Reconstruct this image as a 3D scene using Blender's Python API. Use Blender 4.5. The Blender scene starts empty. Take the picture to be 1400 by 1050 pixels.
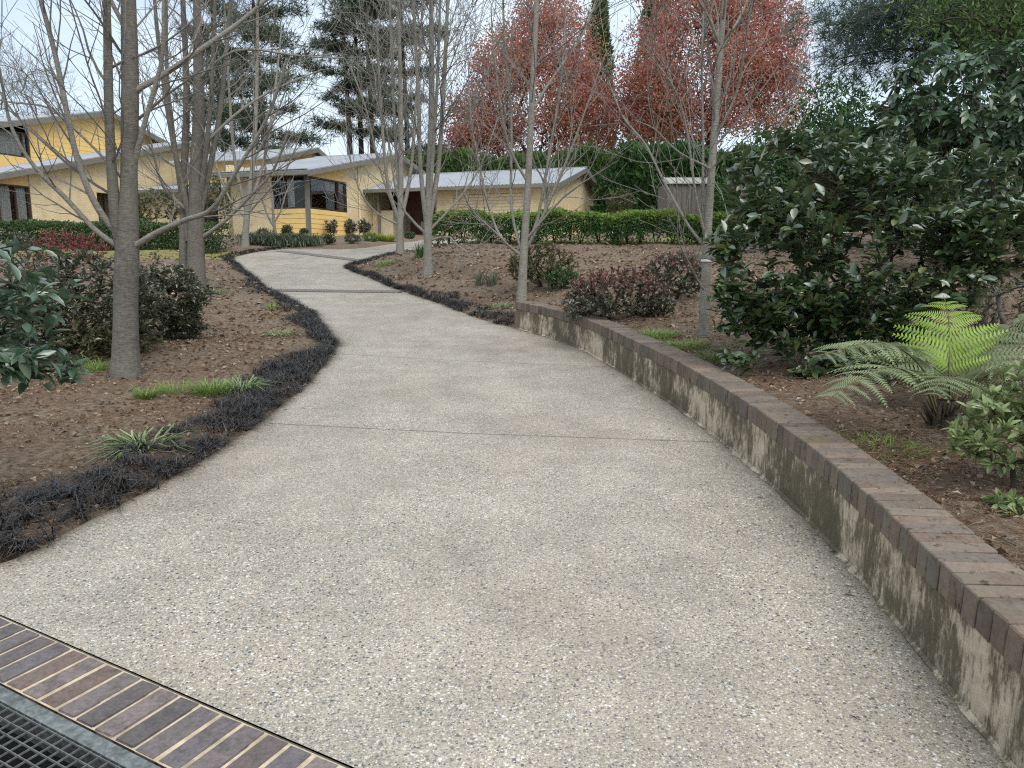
import bpy, math, random
import numpy as np
from mathutils import Vector, Matrix
random.seed(7); rng = np.random.default_rng(7)
scene = bpy.context.scene
COL = scene.collection
# ------------------------------------------------------------------ camera
CAM_H = 1.45; FPX = 1030.0; PITCH = math.atan(170 / FPX)
cam_data = bpy.data.cameras.new('camera'); cam = bpy.data.objects.new('camera', cam_data); COL.objects.link(cam)
cam_data.sensor_width = 36.0; cam_data.lens = FPX * 36.0 / 1400.0
cam_data.clip_start = 0.05; cam_data.clip_end = 2000
cam.location = (0, 0, CAM_H); cam.rotation_euler = (math.pi / 2 - PITCH, 0, 0)
scene.camera = cam
# ------------------------------------------------------------------ sky and sun: bright overcast
SUN_EL, SUN_AZ = math.radians(55), math.radians(150)      # azimuth from +Y towards +X
world = bpy.data.worlds.new('World'); scene.world = world; world.use_nodes = True
wn = world.node_tree; wn.nodes.clear()
def _n(t, **k):
    n = wn.nodes.new(t)
    for a, v in k.items(): setattr(n, a, v)
    return n
sky = _n('ShaderNodeTexSky', sky_type='NISHITA', sun_disc=False, sun_elevation=SUN_EL, sun_rotation=SUN_AZ, dust_density=2.0, ozone_density=1.5)
tc = _n('ShaderNodeTexCoord'); mp = _n('ShaderNodeMapping'); mp.inputs['Scale'].default_value = (1, 1, 2.6)
cl = _n('ShaderNodeTexNoise'); cl.inputs['Scale'].default_value = 2.2; cl.inputs['Detail'].default_value = 6; cl.inputs['Roughness'].default_value = .55
cr = _n('ShaderNodeValToRGB'); cr.color_ramp.elements[0].position = .36; cr.color_ramp.elements[1].position = .62
cr.color_ramp.elements[0].color = (.45, .45, .45, 1); cr.color_ramp.elements[1].color = (.97, .97, .97, 1)
bg1 = _n('ShaderNodeBackground'); bg1.inputs['Strength'].default_value = .10
bg2 = _n('ShaderNodeBackground'); bg2.inputs['Color'].default_value = (.76, .875, .97, 1); bg2.inputs['Strength'].default_value = .62
mx = _n('ShaderNodeMixShader'); out = _n('ShaderNodeOutputWorld')
wl = wn.links.new
wl(tc.outputs['Generated'], mp.inputs['Vector']); wl(mp.outputs[0], cl.inputs['Vector']); wl(cl.outputs['Fac'], cr.inputs['Fac'])
wl(sky.outputs[0], bg1.inputs['Color']); wl(cr.outputs['Color'], mx.inputs['Fac']); wl(bg1.outputs[0], mx.inputs[1]); wl(bg2.outputs[0], mx.inputs[2]); wl(mx.outputs[0], out.inputs['Surface'])
sd = bpy.data.lights.new('sun', 'SUN'); sd.energy = 1.5; sd.angle = math.radians(55); sd.color = (1, .96, .9)
sun = bpy.data.objects.new('sun', sd); COL.objects.link(sun)
sdir = Vector((math.sin(SUN_AZ) * math.cos(SUN_EL), math.cos(SUN_AZ) * math.cos(SUN_EL), math.sin(SUN_EL)))
sun.rotation_euler = (-sdir).to_track_quat('-Z', 'Y').to_euler()
vs = scene.view_settings; vs.view_transform = 'Standard'; vs.look = 'None'; vs.gamma = 1; vs.use_curve_mapping = False
vs.exposure = 1.0
scene.render.film_transparent = False
scene.cycles.use_denoising = False; scene.cycles.use_adaptive_sampling = False
scene.cycles.max_bounces = 7; scene.cycles.diffuse_bounces = 4; scene.cycles.glossy_bounces = 3; scene.cycles.transmission_bounces = 4; scene.cycles.transparent_max_bounces = 8
scene.cycles.sample_clamp_indirect = 4.0; scene.cycles.pixel_filter_type = 'BLACKMAN_HARRIS'; scene.cycles.filter_width = 1.15

# ------------------------------------------------------------------ materials
class NT:
    def __init__(s, name):
        s.m = bpy.data.materials.new(name); s.m.use_nodes = True; s.t = s.m.node_tree; s.t.nodes.clear()
        s.out = s.n('ShaderNodeOutputMaterial')
    def n(s, t, **k):
        x = s.t.nodes.new(t)
        for a, v in k.items(): setattr(x, a, v)
        return x
    def l(s, a, b): s.t.links.new(a, b)
    def inp(s, node, name, v):
        if hasattr(v, 'is_output') or isinstance(v, bpy.types.NodeSocket): s.l(v, node.inputs[name])
        else: node.inputs[name].default_value = v
    def pos(s, scale=(1, 1, 1), obj=False):
        if obj: c = s.n('ShaderNodeTexCoord').outputs['Object']
        else: c = s.n('ShaderNodeNewGeometry').outputs['Position']
        m = s.n('ShaderNodeMapping'); m.inputs['Scale'].default_value = scale; s.l(c, m.inputs['Vector']); return m.outputs[0]
    def noise(s, vec, scale, detail=4, rough=.55, out='Fac'):
        x = s.n('ShaderNodeTexNoise'); s.l(vec, x.inputs['Vector']); x.inputs['Scale'].default_value = scale
        x.inputs['Detail'].default_value = detail; x.inputs['Roughness'].default_value = rough; return x.outputs[out]
    def ramp(s, fac, stops, interp='LINEAR'):
        r = s.n('ShaderNodeValToRGB'); r.color_ramp.interpolation = interp; e = r.color_ramp.elements
        while len(e) < len(stops): e.new(.5)
        for i, (p, c) in enumerate(stops):
            e[i].position = p; e[i].color = (c, c, c, 1) if isinstance(c, (int, float)) else (*c, 1)
        s.l(fac, r.inputs['Fac']); return r.outputs['Color']
    def mix(s, fac, a, b, mode='MIX'):
        x = s.n('ShaderNodeMix', data_type='RGBA', blend_type=mode)
        for i, v in ((0, fac), (6, a), (7, b)):
            if isinstance(v, bpy.types.NodeSocket): s.l(v, x.inputs[i])
            else: x.inputs[i].default_value = v if i == 0 else (*v, 1)
        return x.outputs[2]
    def math(s, op, a, b=0.0, clamp=False):
        x = s.n('ShaderNodeMath', operation=op, use_clamp=clamp)
        for i, v in ((0, a), (1, b)):
            if isinstance(v, bpy.types.NodeSocket): s.l(v, x.inputs[i])
            else: x.inputs[i].default_value = v
        return x.outputs[0]
    def bump(s, h, strength=.4, dist=.01, nrm=None):
        b = s.n('ShaderNodeBump'); b.inputs['Strength'].default_value = strength; b.inputs['Distance'].default_value = dist
        s.l(h, b.inputs['Height'])
        if nrm: s.l(nrm, b.inputs['Normal'])
        return b.outputs[0]
    def bsdf(s, col, rough=.7, nrm=None, spec=.5, metal=0., extra=None):
        p = s.n('ShaderNodeBsdfPrincipled')
        s.inp(p, 'Base Color', col if isinstance(col, bpy.types.NodeSocket) else (*col, 1)); s.inp(p, 'Roughness', rough)
        p.inputs['Specular IOR Level'].default_value = spec; p.inputs['Metallic'].default_value = metal
        if nrm: s.l(nrm, p.inputs['Normal'])
        for k, v in (extra or {}).items(): p.inputs[k].default_value = v
        s.l(p.outputs[0], s.out.inputs['Surface']); return p

def mat_plain(name, col, rough=.6, var=.25, scale=6., bump=0., metal=0., spec=.5, objrand=0., dirt=None):
    t = NT(name); v = t.pos(); nz = t.noise(v, scale, 5)
    a = tuple(c * (1 - var) for c in col); b = tuple(min(1, c * (1 + var)) for c in col)
    c = t.ramp(nz, [(.3, a), (.7, b)])
    if objrand:
        oi = t.n('ShaderNodeObjectInfo').outputs['Random']
        c = t.mix(1., c, t.ramp(oi, [(0, 1 - objrand), (1, 1.)]), 'MULTIPLY')
    if dirt:
        c = t.mix(t.ramp(t.noise(v, scale * .3, 6, .65), [(.45, 0.), (.7, .7)]), c, dirt)
    t.bsdf(c, rough, t.bump(t.noise(v, scale * 8, 4), bump, .01) if bump else None, spec, metal); return t.m

def mat_leaf(name, cols, rough=.4, trans=.25, spec=.5, rmix=.5, coat=0.):
    t = NT(name)
    a = t.n('ShaderNodeAttribute', attribute_name='tint').outputs['Fac']
    oi = t.n('ShaderNodeObjectInfo').outputs['Random']
    fac = t.math('FRACT', t.math('ADD', a, oi))
    n = len(cols); c = t.ramp(fac, [(i / (n - 1), k) for i, k in enumerate(cols)])
    c = t.mix(rmix, c, t.ramp(t.noise(t.pos(), 1.3, 3), [(.35, .62), (.65, 1.25)]), 'MULTIPLY')
    p = t.bsdf(c, rough, None, spec, extra={'Coat Weight': coat, 'Coat Roughness': .34, 'Coat IOR': 1.85} if coat else None)
    if trans:
        tr = t.n('ShaderNodeBsdfTranslucent'); t.l(t.mix(.5, c, (.5, .7, .1), 'MULTIPLY') if False else c, tr.inputs['Color'])
        m = t.n('ShaderNodeMixShader'); m.inputs['Fac'].default_value = trans
        t.l(p.outputs[0], m.inputs[1]); t.l(tr.outputs[0], m.inputs[2]); t.l(m.outputs[0], t.out.inputs['Surface'])
    return t.m

def mat_bark(name, dark, light, bands=26., moss=None):
    t = NT(name); v = t.pos((1, 1, 1))
    n1 = t.noise(t.pos((4, 4, bands)), 4, 8, .72); n2 = t.noise(v, 26, 8, .75); n3 = t.noise(t.pos((34, 34, 5)), 2, 6, .7); n4 = t.noise(v, 3.1, 5, .6)
    f = t.math('ADD', t.math('ADD', t.math('MULTIPLY', n1, .38), t.math('MULTIPLY', n2, .32)), t.math('ADD', t.math('MULTIPLY', n3, .14), t.math('MULTIPLY', n4, .16)))
    mid = tuple((a + b) / 2 for a, b in zip(dark, light))
    c = t.ramp(f, [(.38, dark), (.49, mid), (.6, light)])
    c = t.mix(t.ramp(n2, [(.62, 0.), (.72, .6)]), c, tuple(min(1, k * 1.5) for k in light))
    if moss: c = t.mix(t.ramp(t.noise(v, 2.3, 7, .7), [(.50, 0.), (.66, .5)]), c, moss)
    h = t.math('ADD', t.math('MULTIPLY', n1, .7), t.math('MULTIPLY', n3, .7))
    t.bsdf(c, .85, t.bump(h, .9, .02), .25); return t.m

M = {}
def make_concrete():
    t = NT('exposed_aggregate'); v = t.pos()
    warp = t.n('ShaderNodeVectorMath', operation='MULTIPLY_ADD')
    nz = t.noise(v, 60, 2, .5, 'Color'); t.l(nz, warp.inputs[0]); warp.inputs[1].default_value = (.006,) * 3; t.l(v, warp.inputs[2])
    def cells(scale):
        vo = t.n('ShaderNodeTexVoronoi', feature='F1'); vo.inputs['Scale'].default_value = scale; t.l(warp.outputs[0], vo.inputs['Vector'])
        sp = t.n('ShaderNodeSeparateColor'); t.l(vo.outputs['Color'], sp.inputs[0]); return vo.outputs['Distance'], sp.outputs[0], sp.outputs[1]
    d1, r1, q1 = cells(92.); d2, r2, q2 = cells(165.)
    peb = [(0., (.40, .345, .265)), (.22, (.30, .255, .19)), (.38, (.53, .485, .40)), (.52, (.22, .20, .175)), (.64, (.13, .135, .145)), (.76, (.60, .57, .51)), (.84, (.05, .055, .065)), (.93, (.42, .40, .37)), (.965, (.66, .65, .61))]
    c1 = t.ramp(r1, peb, 'CONSTANT'); c2 = t.ramp(r2, peb, 'CONSTANT')
    cem = t.ramp(t.noise(v, 130, 3), [(.35, (.215, .18, .14)), (.65, (.40, .35, .28))])
    rad1 = t.math('ADD', t.math('MULTIPLY', q1, .35), .26); rad2 = t.math('ADD', t.math('MULTIPLY', q2, .4), .22)
    m1 = t.math('MULTIPLY', t.math('SUBTRACT', rad1, d1), 14., True); m2 = t.math('MULTIPLY', t.math('SUBTRACT', rad2, d2), 10., True)
    dens = t.ramp(t.noise(v, 1.1, 4), [(.36, .6), (.55, 1.)])
    m1 = t.math('MULTIPLY', m1, dens)
    c = t.mix(m2, cem, c2); c = t.mix(m1, c, c1)
    st = t.noise(v, .55, 6, .62); st2 = t.noise(t.pos((1, 1, 1)), 2.6, 6, .65)
    c = t.mix(t.ramp(st, [(.47, 0.), (.68, .5)]), c, (.25, .20, .15), 'MIX')
    c = t.mix(.8, c, t.ramp(st2, [(.3, .72), (.65, 1.08)]), 'MULTIPLY')
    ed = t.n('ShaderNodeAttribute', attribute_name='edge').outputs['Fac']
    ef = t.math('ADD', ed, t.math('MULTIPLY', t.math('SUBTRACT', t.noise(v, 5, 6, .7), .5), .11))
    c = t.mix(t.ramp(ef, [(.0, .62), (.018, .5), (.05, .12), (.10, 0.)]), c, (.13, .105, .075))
    c = t.mix(1., c, (1.165, 1.18, 1.175), 'MULTIPLY')
    h = t.math('ADD', t.math('MULTIPLY', m1, t.math('SUBTRACT', .6, d1)), t.math('MULTIPLY', m2, .25))
    rgh = t.ramp(t.noise(v, 1.7, 4), [(.35, .29), (.65, .48)])
    t.bsdf(c, rgh, t.bump(h, .7, .005), .6); return t.m
M['concrete'] = make_concrete()

def make_ground():
    t = NT('mulch_ground'); v = t.pos()
    n1 = t.noise(v, 22, 6, .7); n2 = t.noise(v, 1.3, 5, .6); n3 = t.noise(v, 90, 3, .6)
    c = t.ramp(n1, [(.3, (.068, .051, .037)), (.5, (.175, .132, .096)), (.7, (.33, .262, .195))])
    c = t.mix(t.ramp(n2, [(.42, 0.), (.66, .6)]), c, (.12, .078, .052))
    c = t.mix(t.ramp(n3, [(.5, 0.), (.75, .5)]), c, (.36, .27, .20))
    lw = t.n('ShaderNodeAttribute', attribute_name='lawn').outputs['Fac']
    gr = t.ramp(t.noise(v, 9, 6, .7), [(.3, (.16, .15, .055)), (.7, (.30, .27, .11))])
    c = t.mix(lw, c, gr)
    h = t.math('ADD', n1, t.math('MULTIPLY', n3, .5))
    t.bsdf(c, .95, t.bump(h, .9, .03), .15); return t.m
M['ground'] = make_ground()

def make_capbrick():
    t = NT('cap_brick'); v = t.pos(); oi = t.n('ShaderNodeObjectInfo').outputs['Random']
    c = t.ramp(oi, [(0, (.165, .12, .09)), (.2, (.105, .085, .07)), (.4, (.22, .165, .125)), (.6, (.14, .118, .10)), (.8, (.195, .14, .105)), (1, (.125, .104, .09))])
    c = t.mix(.7, c, t.ramp(t.noise(v, 55, 5, .7), [(.3, .6), (.7, 1.35)]), 'MULTIPLY')
    c = t.mix(t.ramp(t.noise(t.pos((1, 1, .6)), 9, 7, .7), [(.48, 0.), (.62, .75)]), c, (.17, .15, .115))
    c = t.mix(t.ramp(t.noise(t.pos((1.4, 1.4, .5)), 17, 6, .7), [(.58, 0.), (.66, .9)]), c, (.035, .03, .02))
    c = t.mix(t.ramp(t.noise(v, 5, 6, .7), [(.63, 0.), (.72, .8)]), c, (.17, .14, .03))
    t.bsdf(c, .85, t.bump(t.noise(v, 120, 4), .5, .004), .3); return t.m
M['capbrick'] = make_capbrick()

def make_render():
    t = NT('stained_render'); v = t.pos(); s = t.pos((1, 1, .5))
    cream = t.ramp(t.noise(v, 26, 6, .65), [(.3, (.48, .385, .27)), (.7, (.66, .56, .43))])
    d = t.math('ADD', t.math('MULTIPLY', t.noise(s, 9, 10, .78), .62), t.math('MULTIPLY', t.noise(t.pos((1, 1, .2)), 60, 6, .75), .38))
    big = t.noise(t.pos((1, 1, .9)), 2.0, 5, .62)
    f = t.math('ADD', d, t.math('MULTIPLY', t.math('SUBTRACT', big, .5), .68))
    dk = t.ramp(t.noise(v, 95, 6, .75), [(.3, (.05, .042, .026)), (.55, (.12, .10, .062)), (.75, (.22, .185, .125))])
    c = t.mix(t.ramp(f, [(.40, 0.), (.455, .45), (.50, .86), (.58, .97)]), cream, dk)
    c = t.mix(t.ramp(t.noise(s, 4.5, 6, .7), [(.54, 0.), (.7, .45)]), c, (.20, .165, .10))
    t.bsdf(c, .9, t.bump(t.noise(v, 70, 6, .7), .7, .01), .2); return t.m
M['render'] = make_render()

def make_stripbrick():
    t = NT('strip_brick'); v = t.pos(); oi = t.n('ShaderNodeObjectInfo').outputs['Random']
    c = t.ramp(oi, [(0, (.13, .085, .065)), (.2, (.115, .10, .105)), (.4, (.18, .145, .14)), (.6, (.095, .08, .075)), (.8, (.20, .16, .15)), (1, (.15, .105, .085))])
    c = t.mix(.8, c, t.ramp(t.noise(v, 60, 5, .7), [(.3, .55), (.7, 1.4)]), 'MULTIPLY')
    c = t.mix(t.ramp(t.noise(v, 14, 6, .7), [(.5, 0.), (.68, .7)]), c, (.05, .042, .035))
    c = t.mix(t.ramp(t.noise(v, 240, 2, .7), [(.66, 0.), (.74, .8)]), c, (.24, .21, .19))
    t.bsdf(c, t.ramp(t.noise(v, 18, 4), [(.35, .22), (.65, .5)]), t.bump(t.noise(v, 110, 5, .7), .45, .004), .5); return t.m
M['stripbrick'] = make_stripbrick()

def make_housebrick():
    t = NT('cream_brick')
    c0 = t.n('ShaderNodeTexCoord').outputs['Object']
    sp = t.n('ShaderNodeSeparateXYZ'); t.l(c0, sp.inputs[0]); cb = t.n('ShaderNodeCombineXYZ')
    t.l(t.math('ADD', sp.outputs[0], sp.outputs[1]), cb.inputs[0]); t.l(sp.outputs[2], cb.inputs[1])
    b = t.n('ShaderNodeTexBrick'); t.l(cb.outputs[0], b.inputs['Vector']); b.inputs['Scale'].default_value = 1.
    b.inputs['Brick Width'].default_value = .24; b.inputs['Row Height'].default_value = .086; b.inputs['Mortar Size'].default_value = .01
    b.inputs['Color1'].default_value = (.71, .565, .31, 1); b.inputs['Color2'].default_value = (.79, .655, .40, 1); b.inputs['Mortar'].default_value = (.60, .50, .34, 1)
    v = t.pos(); c = t.mix(.6, b.outputs['Color'], t.ramp(t.noise(v, 2.5, 6, .6), [(.3, .75), (.7, 1.1)]), 'MULTIPLY')
    t.bsdf(c, .85, t.bump(b.outputs['Fac'], -.5, .01), .25); return t.m
M['housebrick'] = make_housebrick()
def make_roof():
    t = NT('grey_roof_sheet'); v = t.pos()
    c = t.ramp(t.noise(v, 1.1, 6, .6), [(.3, (.30, .32, .345)), (.7, (.40, .42, .45))])
    c = t.mix(t.ramp(t.noise(v, 6, 6, .7), [(.55, 0.), (.75, .4)]), c, (.30, .28, .25))
    t.bsdf(c, .45, None, .5, .1); return t.m
M['roof'] = make_roof()
M['yellow'] = mat_plain('yellow_weatherboard', (.80, .55, .20), .6, .06, 3)
M['trim'] = mat_plain('grey_green_trim', (.17, .165, .13), .6, .15, 4)
M['darkwood'] = mat_plain('dark_timber', (.055, .032, .022), .5, .25, 8)
M['redwood'] = mat_plain('red_timber', (.13, .05, .028), .5, .25, 8)
M['curtain'] = mat_plain('curtain', (.62, .61, .58), .9, .08, 12)
M['interior'] = mat_plain('dark_interior', (.035, .032, .03), .9, .2, 2)
M['creamdoor'] = mat_plain('cream_panel', (.74, .61, .40), .5, .08, 2)
M['cream'] = mat_plain('cream_paint', (.74, .64, .44), .6, .08, 3)
M['shed'] = mat_plain('grey_shed_sheet', (.135, .12, .105), .55, .15, 3, .0, .0)
M['shedroof'] = mat_plain('shed_roof_sheet', (.30, .285, .25), .6, .25, 2)
M['mortar'] = mat_plain('cream_mortar', (.53, .44, .31), .9, .18, 40, .4, dirt=(.2, .15, .09))
M['jointdirt'] = mat_plain('joint_dirt', (.075, .065, .05), .95, .4, 60, .3)
M['capmortar'] = mat_plain('dark_mortar', (.075, .065, .045), .95, .4, 40, .4)
M['galv'] = mat_plain('galvanised_steel', (.27, .285, .27), .42, .45, 45, .25, .7, dirt=(.10, .095, .08))
M['bars'] = mat_plain('grate_bars', (.20, .205, .20), .55, .35, 60, .2, .5)
M['pit'] = mat_plain('drain_channel', (.016, .016, .014), .8, .4, 20, .3)
M['stake'] = mat_plain('tree_tie', (.72, .70, .62), .7, .1, 20)
M['stone'] = mat_plain('grey_stone', (.13, .125, .11), .8, .3, 9, .4)
M['bandbrick'] = mat_plain('band_brick', (.16, .14, .125), .8, .45, 18, .3)
M['bark1'] = mat_bark('grey_brown_bark', (.06, .054, .046), (.22, .20, .17), 26, (.17, .165, .12))
M['bark2'] = mat_bark('pale_grey_bark', (.13, .12, .10), (.34, .32, .275), 20, (.21, .20, .14))
M['twig'] = mat_bark('twig_bark', (.10, .09, .078), (.27, .25, .22), 12)
M['darkbark'] = mat_bark('dark_bark', (.025, .02, .015), (.09, .07, .05), 8)
M['twigdark'] = mat_bark('dark_twig', (.03, .024, .018), (.10, .085, .06), 8)
M['camellia'] = mat_leaf('camellia_leaf', [(.032, .07, .02), (.045, .092, .026), (.065, .115, .032), (.035, .076, .023), (.08, .125, .036), (.04, .084, .026), (.15, .16, .035)], .42, .12, .6, .4, 1.)
M['camellia_l'] = mat_leaf('camellia_leaf_sheen', [(.06, .12, .06), (.08, .145, .075), (.045, .10, .05), (.10, .17, .09)], .4, .12, .8, .3, 1.)  # sky sheen partly painted in as a lighter leaf colour
M['rhodo'] = mat_leaf('rhododendron_leaf', [(.05, .095, .045), (.07, .125, .06), (.095, .155, .078), (.06, .11, .052)], .3, .12, .7)
M['azalea'] = mat_leaf('azalea_leaf', [(.17, .235, .08), (.24, .31, .12), (.32, .38, .18), (.19, .255, .10)], .4, .3, .5)
M['olive'] = mat_leaf('olive_shrub_leaf', [(0.085, 0.093, 0.037), (0.128, 0.128, 0.051), (0.170, 0.153, 0.060), (0.068, 0.076, 0.034), (0.102, 0.119, 0.051)], .42, .15, .5)
M['darkshrub'] = mat_leaf('dark_shrub_leaf', [(.06, .08, .04), (.085, .105, .055), (.125, .105, .07), (.07, .09, .045)], .35, .15, .6, .5, .6)
M['redshrub'] = mat_leaf('red_shrub_leaf', [(0.221, 0.068, 0.076), (0.145, 0.085, 0.068), (0.306, 0.102, 0.102), (0.102, 0.093, 0.051), (0.187, 0.102, 0.085)], .4, .15, .5)
M['nandina'] = mat_leaf('nandina_leaf', [(0.255, 0.045, 0.060), (0.330, 0.075, 0.075), (0.150, 0.045, 0.053), (0.225, 0.075, 0.060)], .4, .2, .5)
M['hedge'] = mat_leaf('hedge_leaf', [(0.040, 0.088, 0.032), (0.064, 0.136, 0.040), (0.096, 0.192, 0.048), (0.048, 0.096, 0.035)], .38, .2, .5)
M['hedgetop'] = mat_leaf('hedge_new_leaf', [(0.161, 0.241, 0.046), (0.218, 0.310, 0.057), (0.115, 0.184, 0.034)], .4, .3, .5)
M['boxhedge'] = mat_leaf('clipped_hedge_leaf', [(0.038, 0.075, 0.027), (0.060, 0.105, 0.033), (0.083, 0.135, 0.045)], .45, .2, .4)
M['conifer'] = mat_leaf('conifer_spray', [(0.038, 0.088, 0.034), (0.063, 0.130, 0.042), (0.088, 0.168, 0.050), (0.046, 0.105, 0.038)], .6, .12, .3)
M['conifer2'] = mat_leaf('conifer_light_spray', [(.09, .15, .045), (.115, .18, .055), (.075, .125, .04)], .6, .2, .3)
M['pine'] = mat_leaf('pine_needles', [(.05, .075, .042), (.068, .098, .055), (.085, .12, .066)], .6, .15, .3)
M['bluepine'] = mat_leaf('blue_pine_needles', [(.06, .10, .08), (.085, .135, .105), (.11, .16, .125)], .55, .15, .3)
M['redleaf'] = mat_leaf('red_autumn_leaf', [(.50, .19, .185), (.58, .27, .235), (.42, .14, .145), (.54, .31, .21), (.53, .22, .22), (.34, .24, .15)], .65, .5, .2)
M['orangeleaf'] = mat_leaf('orange_autumn_leaf', [(.54, .24, .16), (.58, .31, .19), (.46, .26, .14), (.45, .16, .14), (.38, .27, .13)], .6, .5, .25)
M['fern'] = mat_leaf('fern_frond', [(.22, .27, .13), (.28, .33, .18), (.17, .225, .10)], .5, .3, .4)
M['fernbright'] = mat_leaf('fern_new_frond', [(0.264, 0.396, 0.055), (0.330, 0.462, 0.077), (0.220, 0.352, 0.050)], .5, .35, .4)
M['fernstem'] = mat_plain('fern_stem', (.10, .085, .035), .7, .3, 20)
M['mondo'] = mat_leaf('black_mondo_grass', [(.011, .011, .011), (.018, .018, .020), (.03, .030, .033), (.013, .013, .014), (.08, .062, .04), (.02, .021, .02)], .36, .05, .55)
M['grass'] = mat_leaf('green_grass', [(0.138, 0.237, 0.044), (0.200, 0.325, 0.062), (0.250, 0.350, 0.088), (0.163, 0.250, 0.050)], .5, .3, .4)
M['liriope'] = mat_leaf('strap_leaf', [(0.108, 0.192, 0.060), (0.180, 0.276, 0.096), (0.360, 0.408, 0.204), (0.132, 0.216, 0.072)], .4, .25, .5)
M['greyplant'] = mat_leaf('grey_green_leaf', [(0.117, 0.150, 0.098), (0.156, 0.189, 0.117), (0.098, 0.130, 0.078)], .55, .2, .3)
M['yellowgrass'] = mat_leaf('yellow_green_grass', [(0.320, 0.360, 0.060), (0.400, 0.420, 0.080), (0.250, 0.300, 0.050)], .5, .3, .4)
M['palegrass'] = mat_leaf('pale_grass', [(0.220, 0.250, 0.120), (0.300, 0.330, 0.170), (0.160, 0.200, 0.090)], .5, .3, .4)
M['litter'] = mat_leaf('dry_leaf_litter', [(.28, .20, .135), (.40, .32, .235), (.13, .082, .054), (.23, .148, .095), (.07, .047, .034), (.33, .225, .15), (.17, .11, .074), (.46, .38, .29), (.11, .074, .052)], .8, .1, .15, .4)
M['needle'] = mat_leaf('dry_needle_litter', [(.27, .165, .10), (.36, .23, .145), (.20, .12, .075), (.43, .30, .20)], .7, .1, .25, .4)
def make_glass():
    t = NT('window_glass'); tr = t.n('ShaderNodeBsdfTransparent'); tr.inputs['Color'].default_value = (.86, .88, .88, 1)
    gl = t.n('ShaderNodeBsdfGlossy'); gl.inputs['Roughness'].default_value = .03
    fr = t.n('ShaderNodeFresnel'); fr.inputs['IOR'].default_value = 1.45
    m = t.n('ShaderNodeMixShader'); t.l(t.math('MULTIPLY', fr.outputs[0], .7), m.inputs[0]); t.l(tr.outputs[0], m.inputs[1]); t.l(gl.outputs[0], m.inputs[2])
    t.l(m.outputs[0], t.out.inputs['Surface']); return t.m
M['glass'] = make_glass()
# ------------------------------------------------------------------ object helpers
ORG = {}                                            # world origin of each root, for parts given in world space
def tag(o, label=None, cat=None, group=None, kind=None):
    if label: o['label'] = label
    if cat: o['category'] = cat
    if group: o['group'] = group
    if kind: o['kind'] = kind
    return o
def thing(name, label, cat, loc=(0, 0, 0), rotz=0., group=None):
    o = bpy.data.objects.new(name, None); COL.objects.link(o); o.location = loc; o.rotation_euler = (0, 0, rotz)
    o.empty_display_size = .2; ORG[o.name] = np.array(loc, float)
    return tag(o, label, cat, group)
def mesh(name, V, polys, mat, smooth=False, tint=None):
    """V (n,3); polys: list of int arrays, each (m,k) with its own k"""
    me = bpy.data.meshes.new(name); V = np.asarray(V, np.float32)
    me.vertices.add(len(V)); me.vertices.foreach_set('co', V.ravel())
    polys = [np.asarray(p, np.int32) for p in polys if len(p)]
    nl = sum(p.size for p in polys); npoly = sum(len(p) for p in polys)
    me.loops.add(nl); me.polygons.add(npoly)
    me.loops.foreach_set('vertex_index', np.concatenate([p.ravel() for p in polys]))
    st = []; o = 0
    for p in polys:
        st.append(o + np.arange(len(p)) * p.shape[1]); o += p.size
    me.polygons.foreach_set('loop_start', np.concatenate(st).astype(np.int32))
    me.polygons.foreach_set('use_smooth', np.full(npoly, bool(smooth)))
    if tint is not None:
        a = me.attributes.new('tint', 'FLOAT', 'POINT'); a.data.foreach_set('value', np.asarray(tint, np.float32))
    me.update(calc_edges=True); me.validate()
    if mat is not None: me.materials.append(M[mat] if isinstance(mat, str) else mat)
    return me
def link(name, me, parent=None, loc=None):
    o = bpy.data.objects.new(name, me); COL.objects.link(o)
    if parent is not None: o.parent = parent; ORG[o.name] = ORG[parent.name]
    if loc is not None: o.location = loc
    return o
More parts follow.
